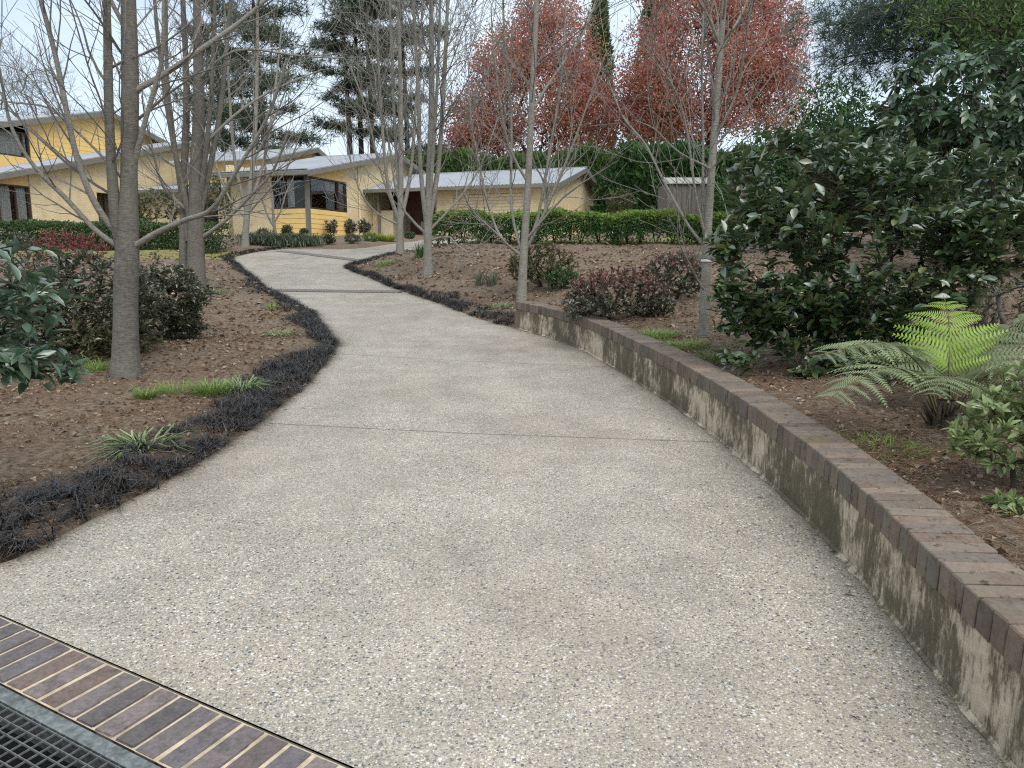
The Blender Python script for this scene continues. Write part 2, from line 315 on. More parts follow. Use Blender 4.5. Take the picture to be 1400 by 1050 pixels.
class MB:
    """collects quads / tris / tubes / boxes, builds ONE mesh object"""
    def __init__(s): s.V = []; s.P = {}; s.n = 0; s.T = []
    def add(s, V, polys, tint=None):
        V = np.asarray(V, float)
        for p in polys:
            p = np.asarray(p, np.int64)
            if len(p): s.P.setdefault(p.shape[1], []).append(p + s.n)
        s.V.append(V); s.n += len(V); s.T.append(np.full(len(V), 0. if tint is None else tint) if np.isscalar(tint) or tint is None else np.asarray(tint))
        return s
    def box(s, x0, y0, z0, x1, y1, z1, bev=0.):
        V = [(x, y, z) for z in (z0, z1) for y in (y0, y1) for x in (x0, x1)]
        return s.add(V, [[(0, 2, 3, 1), (4, 5, 7, 6), (0, 1, 5, 4), (1, 3, 7, 5), (3, 2, 6, 7), (2, 0, 4, 6)]])
    def prism(s, poly, axis, a, b):
        """poly: list of 2D points, extruded along axis ('x','y','z') from a to b"""
        n = len(poly)
        def mk(p, t): return {'x': (t, p[0], p[1]), 'y': (p[0], t, p[1]), 'z': (p[0], p[1], t)}[axis]
        V = [mk(p, a) for p in poly] + [mk(p, b) for p in poly]
        s.add(V, [[[i, (i + 1) % n, n + (i + 1) % n, n + i] for i in range(n)], [list(range(n))[::-1], list(range(n, 2 * n))]]); return s
    def tube(s, pts, rad, n=6, cap=False, tint=0., rough=0.):
        pts = np.asarray(pts, float); m = len(pts); rad = np.broadcast_to(np.asarray(rad, float), (m,))
        tg = np.gradient(pts, axis=0); tg /= np.linalg.norm(tg, axis=1, keepdims=True) + 1e-9
        d = pts[-1] - pts[0]; ref = np.array((1., 0, 0)) if abs(d[2]) > .7 * np.linalg.norm(d) else np.array((0, 0, 1.))
        u = np.cross(tg, ref); u /= np.linalg.norm(u, axis=1, keepdims=True) + 1e-9; w = np.cross(tg, u)
        a = np.arange(n) * 2 * math.pi / n
        V = pts[:, None, :] + rad[:, None, None] * (np.cos(a)[None, :, None] * u[:, None, :] + np.sin(a)[None, :, None] * w[:, None, :])
        if rough:
            sl = np.concatenate([[0], np.cumsum(np.linalg.norm(np.diff(pts, axis=0), axis=1))])[:, None]; ph = random.random() * 9
            dv = np.sin(3 * a[None] + sl * 2.3 + ph) * .5 + np.sin(5 * a[None] - sl * 5.1 + 2 * ph) * .35 + np.sin(2 * a[None] + sl * 9.7) * .3 + rng.normal(size=(m, n)) * .35
            V = pts[:, None, :] + (V - pts[:, None, :]) * (1 + rough * dv)[:, :, None]
        i = np.arange(m - 1)[:, None] * n; j = np.arange(n)[None, :]; k = (j + 1) % n
        F = np.stack([i + j, i + k, i + n + k, i + n + j], -1).reshape(-1, 4)
        P = [F]
        if cap: P.append(np.array([list(range(n)), [(m - 1) * n + q for q in range(n)][::-1]]))
        return s.add(V.reshape(-1, 3), P, tint)
    def me(s, name, mat, org=None, smooth=False):
        V = np.concatenate(s.V)
        if org is not None: V = V - org
        T = np.concatenate(s.T)
        return mesh(name, V, [np.concatenate(p) for p in s.P.values()], mat, smooth, T if T.any() else None)
    def build(s, name, mat, parent=None, world=False, smooth=False, kind=None, label=None):
        org = ORG[parent.name] if (parent is not None and world) else None
        o = link(name, s.me(name, mat, org, smooth), parent)
        if kind: o['kind'] = kind
        if label: o['label'] = label
        return o
def norm(a): return a / (np.linalg.norm(a, axis=-1, keepdims=True) + 1e-9)
def rand_dirs(n): return norm(rng.normal(size=(n, 3)))
# leaf templates: x across, y along, z up
def tpl_small(fold=.12, droop=.1):
    return np.array([(0, 0, 0), (.5, .45, fold), (0, 1, -droop), (-.5, .45, fold)]), [np.array([(0, 1, 2), (0, 2, 3)])]
def tpl_big(fold=.10, arch=.16, wide=.5, at=.5):
    V = [(0, 0, 0)]
    for y, w in ((.22, .72), (at, 1.), (.8, .62)):
        z = -arch * y * y
        V += [(wide * w, y, z + fold * w), (0, y, z), (-wide * w, y, z + fold * w)]
    V.append((0, 1, -arch))
    q = [(1, 4, 5, 2), (2, 5, 6, 3), (4, 7, 8, 5), (5, 8, 9, 6)]; t = [(0, 1, 2), (0, 2, 3), (7, 10, 8), (8, 10, 9)]
    return np.array(V, float), [np.array(q), np.array(t)]
TS = tpl_small(); TB = tpl_big(); TBN = tpl_big(.08, .22, .5, .55)
def frames(D, N):
    D = norm(D); X = norm(np.cross(D, N)); Z = np.cross(X, D); return X, D, Z
def scatter(tpl, P, D, N, L, W, tint=None):
    V0, F0 = tpl; n = len(P); k = len(V0); X, Y, Z = frames(D, N)
    L = np.broadcast_to(np.asarray(L, float), (n,)); W = np.broadcast_to(np.asarray(W, float), (n,))
    V = P[:, None, :] + V0[None, :, 0:1] * (X * W[:, None])[:, None, :] + V0[None, :, 1:2] * (Y * L[:, None])[:, None, :] + V0[None, :, 2:3] * (Z * L[:, None])[:, None, :]
    off = np.arange(n) * k
    Fs = [(f[None] + off[:, None, None]).reshape(-1, f.shape[1]) for f in F0]
    if tint is None: tint = rng.random(n)
    return V.reshape(-1, 3), Fs, np.repeat(tint, k)
def blades(P, az, L, W, lean, curl=1.0, seg=3):
    """grass blades: ribbons that start upright and arch over"""
    n = len(P); t = np.linspace(0, 1, seg + 1)
    hx = np.stack([np.cos(az), np.sin(az), np.zeros(n)], -1); sx = np.stack([-np.sin(az), np.cos(az), np.zeros(n)], -1)
    V = []
    for q in t:
        ang = np.clip(lean + curl * q, -1.5, 2.2)
        out_ = np.sin(lean) * q + curl * q * q * .5; up = np.cos(np.clip(lean, -1.5, 1.5)) * q - .42 * curl * q * q * q
        c = P + hx * (out_ * L)[:, None] + np.array((0, 0, 1.)) * (up * L)[:, None]
        w = W * (1 - q ** 2.2) * .5 + 1e-4
        V += [c - sx * w[:, None], c + sx * w[:, None]]
    V = np.stack(V, 1); k = 2 * (seg + 1); off = np.arange(n) * k
    F = np.concatenate([np.array([[2 * i, 2 * i + 1, 2 * i + 3, 2 * i + 2]])[None] + off[:, None, None] for i in range(seg)], 1).reshape(-1, 4)
    return V.reshape(-1, 3), [F], np.repeat(rng.random(n), k)
def stuff_mesh(name, VFT, mat, parent=None, world=True, smooth=False, kind='stuff', label=None):
    V, F, T = VFT
    if not len(V): return None
    if parent is not None and world: V = V - ORG[parent.name]
    o = link(name, mesh(name, V, F, mat, smooth, T), parent)
    if kind: o['kind'] = kind
    if label: o['label'] = label
    return o
# ------------------------------------------------------------------ terrain
_ys = np.linspace(-40, 400, 8801)
_sl = np.interp(_ys, [-40, 0, 9, 16, 24, 30, 40, 80, 400], [.045, .045, .05, .085, .10, .06, .03, .02, .01])
_zz = np.concatenate([[0], np.cumsum((_sl[1:] + _sl[:-1]) / 2 * np.diff(_ys))]); _zz -= np.interp(0, _ys, _zz)
def g(y): return np.interp(y, _ys, _zz)
def catmull(P, step=.1):
    P = np.asarray(P, float); Q = np.vstack([2 * P[0] - P[1], P, 2 * P[-1] - P[-2]]); o = []
    for i in range(1, len(Q) - 2):
        a, b, c, d = Q[i - 1:i + 3]; m = max(2, int(np.linalg.norm(c - b) / step))
        t = np.linspace(0, 1, m, endpoint=False)[:, None]
        o.append(.5 * (2 * b + (c - a) * t + (2 * a - 5 * b + 4 * c - d) * t ** 2 + (3 * b - a - 3 * c + d) * t ** 3))
    o.append(P[-1:]); return np.vstack(o)
def resample(P, n):
    s = np.concatenate([[0], np.cumsum(np.linalg.norm(np.diff(P, axis=0), axis=1))]); t = np.linspace(0, s[-1], n)
    return np.stack([np.interp(t, s, P[:, k]) for k in range(P.shape[1])], -1)
def plen(P): return float(np.linalg.norm(np.diff(P, axis=0), axis=1).sum())
# strip line (front edge of the concrete): from (-1.94,2.68) to (-.49,1.88)
SA = np.array((-1.942, 2.677)); SD = norm(np.array((-.486 + 1.942, 1.884 - 2.677))); SN = np.array((SD[1], -SD[0]))   # SN points to the camera side
if SN[1] > 0: SN = -SN
def on_strip(x): return SA + SD * ((x - SA[0]) / SD[0])
L_MAIN = [tuple(on_strip(-2.42)), (-2.22, 3.1), (-2.10, 3.63), (-1.95, 4.45), (-1.88, 5.4), (-1.87, 6.3), (-1.90, 7.1), (-2.0, 8.16), (-2.12, 8.9), (-2.37, 9.75), (-3.22, 12.09), (-4.13, 14.02), (-4.97, 15.52), (-6.09, 17.85), (-7.42, 20.63), (-8.07, 22.06), (-8.30, 23.5), (-8.06, 24.96), (-7.64, 25.75)]
L_FAR = [(-7.64, 25.75), (-6.63, 25.9), (-5.79, 25.6), (-5.01, 26.4), (-4.4, 29.0), (-3.9, 31.2), (-3.6, 34.0), (.5, 35.6), (3.4, 34.6)]
WALL = [(1.02, -1.2), (1.20, 0.), (1.31, 1.1), (1.365, 1.85), (1.40, 2.3), (1.455, 2.95), (1.48, 3.76), (1.42, 5.01), (1.26, 6.39), (.84, 8.64), (.50, 9.6), (.05, 10.47)]
R_MAIN = [(.05, 10.47), (-.44, 11.35), (-1.29, 13.3), (-2.19, 15.15), (-3.29, 17.55), (-4.16, 19.4), (-4.42, 20.3), (-4.25, 21.64), (-3.7, 24.15), (-3.04, 25.6)]
R_FAR = [(-3.04, 25.6), (-2.2, 27.0), (-.5, 27.4), (3.4, 27.4)]
cL = catmull(L_MAIN); cLF = catmull(L_FAR); cW = catmull(WALL, .04); cR = catmull(R_MAIN); cRF = catmull(R_FAR)
wall_vis = cW[cW[:, 1] > on_strip(1.34)[1]]
OUT = np.vstack([cL, cLF[1:]]); INN = np.vstack([wall_vis, cR[1:], cRF[1:]])
POLY = np.vstack([OUT, INN[::-1]])
BACK = np.array([tuple(on_strip(-6.)), tuple(on_strip(-2.6)), tuple(on_strip(-2.4) - SN * .3), tuple(on_strip(1.3) - SN * .3), (1.33, 1.2), (1.22, 0), (1.02, -1.2), (1., -14), (-6, -14)])
def inside(poly, x, y):
    r = np.zeros(np.shape(x), bool); n = len(poly)
    for i in range(n):
        (x0, y0), (x1, y1) = poly[i], poly[(i + 1) % n]
        if y0 == y1: continue
        c = ((y0 > y) != (y1 > y)); r ^= c & (x < (x1 - x0) * (y - y0) / (y1 - y0) + x0)
    return r
def dist_poly(P, x, y):
    d = np.full(np.shape(x), 1e9); P = P[::3] if len(P) > 60 else P
    for a, b in zip(P[:-1], P[1:]):
        ab = b - a; t = np.clip(((x - a[0]) * ab[0] + (y - a[1]) * ab[1]) / (ab @ ab + 1e-12), 0, 1)
        d = np.minimum(d, np.hypot(x - a[0] - t * ab[0], y - a[1] - t * ab[1]))
    return d
def ss(a, b, x): t = np.clip((x - a) / (b - a), 0, 1); return t * t * (3 - 2 * t)
_cw3 = np.vstack([cW, cW[-1:]]); _inn = np.vstack([cR, cRF[1:]])
def lump(x, y): return .018 * np.sin(2.1 * x + 1.3 * y) + .014 * np.sin(-3.7 * x + 2.9 * y + 1) + .008 * np.sin(7.1 * x + 5.3 * y) + .007 * np.sin(9.7 * y - 6.1 * x + 2)
def terrain(x, y):
    x = np.asarray(x, float); y = np.asarray(y, float); z = g(y)
    ins = inside(POLY, x, y) | inside(BACK, x, y)
    dW = dist_poly(cW, x, y); dR = dist_poly(_inn, x, y); dL = dist_poly(OUT, x, y)
    right = np.minimum(dW, dR) < dL
    dr = np.minimum(dW, dR); w = ss(11.3, 10.3, y)
    hi = np.where(dW < dR, ss(.045, .17, dW), ss(.0, .5, dR)) * .325
    lo = .03 * ss(0, .15, dr) + .32 * ss(.1, 2.4, dr)
    rise_r = hi * w + lo * (1 - w)
    rise_l = .03 * ss(0, .2, dL) + .10 * ss(.2, 3., dL)
    rise = np.where(right, rise_r, rise_l)
    far = ss(40, 60, np.hypot(x, y))
    z = z + np.where(ins, -.09, rise + lump(x, y) * ss(.05, .6, np.minimum(dr, dL)))
    pit = inside(BACK, x, y)
    z = np.where(pit, g(y) - .35, z)
    return z
def tz(x, y): return float(terrain(np.array([x]), np.array([y]))[0])
cp, sp_ = math.cos(PITCH), math.sin(PITCH)
def ray(u, v):
    x = (u - 700) / FPX; w = -(v - 525) / FPX
    return np.array((x, cp + w * sp_, -sp_ + w * cp))
def site(u, v, Y):                      # survey: bearing (u, v of the 1400 px plate) and distance Y -> point
    d = ray(u, v); t = Y / d[1]; return np.array((d[0] * t, Y, CAM_H + d[2] * t))
def foot(u, v):                         # where the bearing meets the ground
    d = ray(u, v); t = np.arange(1.5, 70, .04); hit = np.where(CAM_H + d[2] * t < terrain(d[0] * t, d[1] * t))[0]
    if not len(hit): return foot(u, v + 1.5)
    t = t[hit[0]] - .02; return np.array((d[0] * t, d[1] * t, tz(d[0] * t, d[1] * t)))
def pix(P):
    P = np.atleast_2d(P); x, y, z = P[:, 0], P[:, 1], P[:, 2] - CAM_H; D = y * cp - z * sp_
    return 700 + FPX * x / D, 525 - FPX * (y * sp_ + z * cp) / D, D
# ------------------------------------------------------------------ ground sheet
def axis(segs):
    o = []
    for a, b, s in segs: o += list(np.arange(a, b - 1e-6, s))
    return np.array(o + [segs[-1][1]])
def build_ground():
    xs = np.concatenate([-np.geomspace(15, 420, 16)[::-1], axis([(-14.6, -3, .16), (-3, -1, .09), (-1, 2.2, .05), (2.2, 6, .12), (6, 14, .3)]), np.geomspace(14.6, 420, 16)])
    ys = np.concatenate([axis([(-30, -2, 2.), (-2, 1, .25), (1, 12, .075), (12, 27, .13), (27, 40, .3)]), np.geomspace(41, 480, 18)])
    X, Y = np.meshgrid(xs, ys); x, y = X.ravel(), Y.ravel(); z = terrain(x, y)
    nx, ny = len(xs), len(ys); i = np.arange(ny - 1)[:, None] * nx; j = np.arange(nx - 1)[None]
    F = np.stack([i + j, i + j + 1, i + j + 1 + nx, i + j + nx], -1).reshape(-1, 4)
    me = mesh('ground', np.stack([x, y, z], -1), [F], 'ground', True)
    lw = ss(.6, .0, dist_poly(np.array([(-30, 22.4), (-12, 22.3), (-9.3, 22.9)]), x, y) - 1.1) + ss(1.4, .3, dist_poly(np.array([(2.2, 25.6), (7, 25.2), (9, 25.)]), x, y) - .9) + ss(44, 60, y)
    lw = np.where(y > 12, np.clip(lw, 0, 1), 0)
    a = me.attributes.new('lawn', 'FLOAT', 'POINT'); a.data.foreach_set('value', lw.astype(np.float32))
    tag(link('ground', me), 'brown mulch and leaf litter garden ground around the driveway', 'ground', kind='structure')
build_ground()
# ------------------------------------------------------------------ driveway
def loft(A, B, nc, dz=0., flip=False):
    n = len(A); t = np.linspace(0, 1, nc)
    Q = A[:, None, :] * (1 - t)[None, :, None] + B[:, None, :] * t[None, :, None]
    x, y = Q[..., 0].ravel(), Q[..., 1].ravel(); V = np.stack([x, y, g(y) + dz], -1)
    i = np.arange(n - 1)[:, None] * nc; j = np.arange(nc - 1)[None]
    return V, np.stack([i + j, i + j + 1, i + j + 1 + nc, i + j + nc], -1).reshape(-1, 4)
def cut(P, y0=None, i0=None): pass
KL = [on_strip(-2.42), (-1.95, 4.45), (-1.90, 7.1), (-2.12, 8.9), (-3.22, 12.09), (-4.97, 15.52), (-7.42, 20.63), (-8.30, 23.5), (-7.64, 25.75), (-5.79, 25.6), (-4.4, 29.0), (-3.6, 34.0), (3.4, 34.6)]
KR = [on_strip(1.34), (1.455, 2.95), (1.42, 5.01), (.84, 8.64), (-.44, 11.35), (-2.19, 15.15), (-4.16, 19.4), (-4.42, 20.3), (-4.25, 21.64), (-3.7, 24.15), (-3.04, 25.6), (-2.2, 27.0), (3.4, 27.4)]
def idx(P, q): return int(np.argmin(np.linalg.norm(P - np.asarray(q), axis=1)))
SLAB = .08
def build_drive():
    A = []; B = []
    for k in range(len(KL) - 1):
        a0, a1 = idx(OUT, KL[k]), idx(OUT, KL[k + 1]); b0, b1 = idx(INN, KR[k]), idx(INN, KR[k + 1])
        a = OUT[a0:a1 + 1]; b = INN[b0:b1 + 1]; n = max(6, int(max(plen(a), plen(b)) / .18))
        a, b = resample(a, n), resample(b, n); s = slice(0, None if k == len(KL) - 2 else -1); A.append(a[s]); B.append(b[s])
    A = np.vstack(A); B = np.vstack(B); m = MB(); nc = 33; V, F = loft(A, B, nc)
    m.add(V, [F]); n = len(A)
    for e in (0, nc - 1):                                # slab sides
        top = V[np.arange(n) * nc + e]; low = top - np.array((0, 0, SLAB)); k = np.arange(n - 1)
        m.add(np.vstack([top, low]), [np.stack([k, k + 1, k + 1 + n, k + n], -1)])
    dv = m.build('driveway', 'concrete', smooth=True); tt = np.tile(np.linspace(0, 1, nc), n); wd = np.repeat(np.linalg.norm(A - B, axis=1), nc); e_ = np.concatenate([np.minimum(tt, 1 - tt) * wd, np.zeros(4 * n)])
    at_ = dv.data.attributes.new('edge', 'FLOAT', 'POINT'); at_.data.foreach_set('value', e_.astype(np.float32))
    tag(dv, 'pale exposed aggregate concrete driveway winding uphill to the house', 'driveway', kind='structure')
build_drive()
def sheet_line(P, w, dz, name, mat, label):
    P = resample(np.asarray(P, float), 40); tg = norm(np.gradient(P, axis=0)); nn = np.stack([-tg[:, 1], tg[:, 0]], -1)
    nn_w = nn * (w * (.5 + .2 * rng.random(40)))[:, None]
    V, F = loft(P - nn_w, P + nn_w, 2, dz); m = MB().add(V, [F]); o = m.build(name, mat); tag(o, label, 'joint', kind='structure')
sheet_line([(-1.79, 5.45), (-.3, 5.18), (1.415, 4.96)], .0045, .0035, 'control_joint', 'jointdirt', 'dark saw-cut joint across the concrete beside the middle of the brick wall')
sheet_line([(-1.98, 8.45), (-.5, 8.0), (1.02, 7.66)], .0035, .0035, 'control_joint', 'jointdirt', 'faint saw-cut joint across the concrete at the far half of the brick wall')
def brick_band(A, B, w, label):
    """a header row of small dark bricks set across the driveway between two dirty joints"""
    A = np.asarray(A, float); B = np.asarray(B, float); d = norm(B - A); nn = np.array((-d[1], d[0])); Ln = np.linalg.norm(B - A)
    o = thing('brick_band', label, 'paving band', (*A, float(g(A[1])))); Q = resample(np.vstack([A, B]), 24)
    V, F = loft(Q - nn * w * .5, Q + nn * w * .5, 2, .003); MB().add(V, [F]).build('joint_bed', 'jointdirt', o, True)
    m = MB(); p = .088; n = int(Ln / p)
    for i in range(n):
        c = A + d * (i + .5) * p; e = .039 * d; h = nn * (w * .5 - .05)
        q = [c - e - h, c + e - h, c + e + h, c - e + h]; zb = [float(g(k[1])) for k in q]
        V = [(k[0], k[1], z - .01) for k, z in zip(q, zb)] + [(k[0], k[1], z + .008) for k, z in zip(q, zb)]
        m.add(V, [[(4, 5, 6, 7), (0, 1, 5, 4), (1, 2, 6, 5), (2, 3, 7, 6), (3, 0, 4, 7)]])
    m.build('bricks', 'bandbrick', o, True, kind='stuff')
brick_band((-4.86, 15.3), (-2.15, 15.02), .42, 'nearer dark brick band across the driveway bend')
brick_band((-7.55, 24.95), (-4.26, 21.75), .42, 'farther dark brick band across the driveway near the house')
# ------------------------------------------------------------------ retaining wall with brick cap
def build_wall():
    P = resample(cW, int(plen(cW) / .0785) + 1); tg = norm(np.gradient(P, axis=0)); nn = np.stack([tg[:, 1], -tg[:, 0]], -1)   # nn points away from the drive (right)
    w = thing('retaining_wall', 'curved low retaining wall of stained cream render with a brown brick cap', 'wall', (P[len(P) // 2][0], P[len(P) // 2][1], float(g(P[len(P) // 2][1]))))
    z = g(P[:, 1]); n = len(P); H0 = .268
    def rib(off, za): Q = P + nn * off; return np.column_stack([Q, za])
    m = MB(); rows = [rib(.0, z - .12), rib(.0, z + H0), rib(.20, z + H0), rib(.20, z - .12)]
    for a, b in zip(rows[:-1], rows[1:]):
        k = np.arange(n - 1); m.add(np.vstack([a, b]), [np.stack([k, k + 1, k + 1 + n, k + n], -1)])
    m.add([r[-1] for r in rows], [[(0, 1, 2, 3)]]); m.add([r[0] for r in rows], [[(3, 2, 1, 0)]])
    m.build('rendered_face', 'render', w, True)
    m = MB(); rows = [rib(.006, z + H0 + .002), rib(.006, z + .366), rib(.206, z + .366), rib(.206, z + H0 + .002)]
    for a, b in zip(rows[:-1], rows[1:]):
        k = np.arange(n - 1); m.add(np.vstack([a, b]), [np.stack([k, k + 1, k + 1 + n, k + n], -1)])
    m.build('mortar_bed', 'capmortar', w, True)
    m = MB(); rows = [rib(-.010, z + .001), rib(-.006, z + .006), rib(-.0012, z + .016)]     # rough mortar fillet at the foot of the wall
    for r in rows: r[:, :2] += -rng.random((n, 1)) ** 3 * .02 * nn * (r is not rows[2])
    for a, b in zip(rows[:-1], rows[1:]):
        k = np.arange(n - 1); m.add(np.vstack([a, b]), [np.stack([k, k + 1, k + 1 + n, k + n], -1)])
    m.build('mortar_fillet', 'render', w, True)
    import bmesh
    variants = []
    for q in range(4):
        bm = bmesh.new(); bmesh.ops.create_cube(bm, size=1.)
        for v in bm.verts:
            v.co.x *= .0695; v.co.y *= .228; v.co.z *= .108; v.co += Vector([random.uniform(-.0018, .0018) for _ in range(3)])
        bmesh.ops.bevel(bm, geom=bm.edges[:], offset=.004 + .0015 * q / 3, segments=1, affect='EDGES')
        me = bpy.data.meshes.new('brick'); bm.to_mesh(me); bm.free(); me.materials.append(M['capbrick']); variants.append(me)
    org = ORG[w.name]
    for i in range(n - 1):
        c = (P[i] + P[i + 1]) / 2; t = norm(P[i + 1] - P[i]); nv = np.array((t[1], -t[0])); cc = c + nv * (.104 + random.uniform(-.003, .003))
        zz = float(g(c[1])) + H0 + .056 + random.uniform(-.0015, .0015); sl = float(g(P[i + 1][1]) - g(P[i][1])) / .0785
        o = link('brick', variants[random.randrange(4)], w); ang = math.atan2(t[1], t[0])
        o.location = (cc[0] - org[0], cc[1] - org[1], zz - org[2])
        o.rotation_euler = (random.uniform(-.012, .012), -math.atan(sl) + random.uniform(-.01, .01), ang + random.uniform(-.012, .012))
build_wall()
# ------------------------------------------------------------------ brick strip and grated drain at the foot of the drive
def build_strip():
    import bmesh
    def strip(o0, width, label, x0, x1):
        a = on_strip(x0) + SN * o0; b = on_strip(x1) + SN * o0; Ln = np.linalg.norm(b - a); p = .0929
        w = thing('brick_strip', label, 'paving', (*a, float(g(a[1])))); org = ORG[w.name]
        Q = resample(np.vstack([a, b]), 30); V, F = loft(Q + SN * .004, Q + SN * (width - .004), 3, -.0012); MB().add(V, [F]).build('mortar', 'mortar', w, True)
        V, F = loft(Q - SN * .002, Q + SN * .006, 2, -.0022); MB().add(V, [F]).build('dirt_joint', 'jointdirt', w, True)
        vs_ = []
        for q in range(5):
            bm = bmesh.new(); bmesh.ops.create_cube(bm, size=1.)
            for v in bm.verts:
                v.co.x *= .083; v.co.y *= width - .012; v.co.z *= .06; v.co += Vector([random.uniform(-.002, .002), random.uniform(-.003, .003), random.uniform(-.0008, .0008)])
            bmesh.ops.bevel(bm, geom=bm.edges[:], offset=.004, segments=2, affect='EDGES')
            me = bpy.data.meshes.new('brick'); bm.to_mesh(me); bm.free(); me.materials.append(M['stripbrick']); vs_.append(me)
        for i in range(int(Ln / p)):
            c = a + SD * (i + .5) * p + SN * width * .5; o = link('brick', vs_[random.randrange(5)], w)
            o.location = (c[0] - org[0], c[1] - org[1], float(g(c[1])) - .0275 + random.uniform(-.0012, .0012) - org[2])
            o.rotation_euler = (0, 0, math.atan2(SD[1], SD[0]) + random.uniform(-.01, .01)); M4 = o.rotation_euler.to_matrix()
            nrm = Vector((0, -.045, 1)).normalized(); o.rotation_euler = (Vector((0, 0, 1)).rotation_difference(nrm).to_matrix() @ M4).to_euler()
    strip(.004, .242, 'row of dark purple-brown bricks with cream joints edging the concrete', -3.4, 1.25)
    strip(.60, .236, 'row of dark bricks on the near side of the metal drain grate', -3.4, 1.1)
    # drain
    a = on_strip(-3.4) + SN * .252; b = on_strip(1.15) + SN * .252; Ln = np.linalg.norm(b - a); d0 = thing('drain_grate', 'galvanised steel drain grate set beside the brick strip', 'drain', (*a, float(g(a[1]))))
    Q = resample(np.vstack([a, b]), 30)
    def pl(q, dz): return np.column_stack([q, g(q[:, 1]) + dz])
    for o0, o1, nm in ((.0, .042, 'frame_rail'), (.302, .344, 'frame_rail')):
        m = MB(); r = [pl(Q + SN * o0, -.05), pl(Q + SN * o0, .002), pl(Q + SN * (o1 - .004), .002), pl(Q + SN * (o1), -.002), pl(Q + SN * o1, -.09)]; n = len(Q); k = np.arange(n - 1)
        for s, e in zip(r[:-1], r[1:]): m.add(np.vstack([s, e]), [np.stack([k, k + 1, k + 1 + n, k + n], -1)])
        m.build(nm, 'galv', d0, True)
    m = MB(); r = [pl(Q + SN * .03, -.02), pl(Q + SN * .03, -.28), pl(Q + SN * .314, -.28), pl(Q + SN * .314, -.02)]; n = len(Q); k = np.arange(n - 1)
    for s, e in zip(r[:-1], r[1:]): m.add(np.vstack([s, e]), [np.stack([k, k + 1, k + 1 + n, k + n], -1)])
    m.build('channel', 'pit', d0, True)
    org = ORG[d0.name]
    def bar(p, q, th, hgt, top):                    # flat bar standing on edge from p to q
        t = norm(q - p); s = np.array((-t[1], t[0])) * th * .5; c = [p - s, q - s, q + s, p + s]
        V = [(k[0], k[1], g(k[1]) + top - hgt) for k in c] + [(k[0], k[1], g(k[1]) + top) for k in c]
        return V, [[(4, 5, 6, 7), (0, 1, 5, 4), (1, 2, 6, 5), (2, 3, 7, 6), (3, 0, 4, 7)]]
    for i in range(8):                              # long bars
        o_ = .049 + i * .0352; MB().add(*bar(a + SN * o_, b + SN * o_, .0024, .007, -.004)).build('long_bar', 'bars', d0, True)
    for i in range(int(Ln / .041)):                 # cross bars
        c = a + SD * (i + .4) * .041; MB().add(*bar(c + SN * .043, c + SN * .301, .002, .006, -.0052)).build('cross_bar', 'bars', d0, True)
    A = np.array([on_strip(-6.) + SN * .84, on_strip(-3.) + SN * .84, on_strip(1.1) + SN * .84]); A = resample(A, 20); B = np.column_stack([np.linspace(-6, 1., 20), np.full(20, -12.)])
    V, F = loft(A, B, 30, -.002); ap = MB().add(V, [F]).build('apron', 'concrete'); ap.data.attributes.new('edge', 'FLOAT', 'POINT').data.foreach_set('value', np.ones(len(V), np.float32)); tag(ap, 'concrete apron in front of the drain', 'pavement', kind='structure')
build_strip()
# ------------------------------------------------------------------ house (three joined blocks), garage, shed
def roof_slab(m, t0, t1, z0, z1, s0, s1, th=.05, pitch=.2):
    """ribbed sheet roof plane between (t0,z0) and (t1,z1), running from s0 to s1"""
    n = int((s1 - s0) / pitch); pr = []
    for i in range(n):
        a = s0 + i * pitch
        pr += [(a, 0), (a + pitch * .72, 0), (a + pitch * .78, .022), (a + pitch * .94, .022)]
    pr.append((s1, 0)); pr = np.array(pr); k = len(pr)
    V = np.vstack([np.column_stack([np.full(k, t), pr[:, 0], z + pr[:, 1]]) for t, z in ((t0, z0), (t1, z1))]); i = np.arange(k - 1)
    m.add(V, [np.stack([i, i + k, i + k + 1, i + 1], -1)])
    m.prism([(t0, z0 - .003), (t1, z1 - .003), (t1, z1 - th), (t0, z0 - th)], 'y', s0 + .01, s1 - .01)
def rake_board(parent, t0, t1, z0, z1, s, h=.2, th=.04):
    MB().prism([(t0, z0 - .01), (t1, z1 - .01), (t1, z1 - h), (t0, z0 - h)], 'y', s - th, s).build('fascia_board', 'trim', parent)
def window(parent, ax, c, a0, a1, z0, z1, splits=(), wood='darkwood', depth=.1, out_=-1):
    """framed window in plane ax=c ('y': plane y=c, running along x; 'x': plane x=c, running along y)"""
    def bx(m, p0, p1, q0, q1, d0, d1):
        if ax == 'y': m.box(p0, c + d0, q0, p1, c + d1, q1)
        else: m.box(c + d0, p0, q0, c + d1, p1, q1)
    f = MB(); w = .07
    bx(f, a0, a1, z0, z0 + w, -.03, depth); bx(f, a0, a1, z1 - w, z1, -.03, depth)
    bx(f, a0, a0 + w, z0 + w, z1 - w, -.028, depth - .002); bx(f, a1 - w, a1, z0 + w, z1 - w, -.028, depth - .002)
    win = f.build('window', wood, parent)
    e = [a0 + w] + list(splits) + [a1 - w]
    for s in splits:
        m = MB(); bx(m, s - .035, s + .035, z0 + w, z1 - w, -.025, depth - .004); m.build('mullion', wood, win)
    for p, q in zip(e[:-1], e[1:]):
        m = MB(); bx(m, p + .02, q - .02, z0 + w, z1 - w, .045, .053); m.build('pane', 'glass', win)
    return win
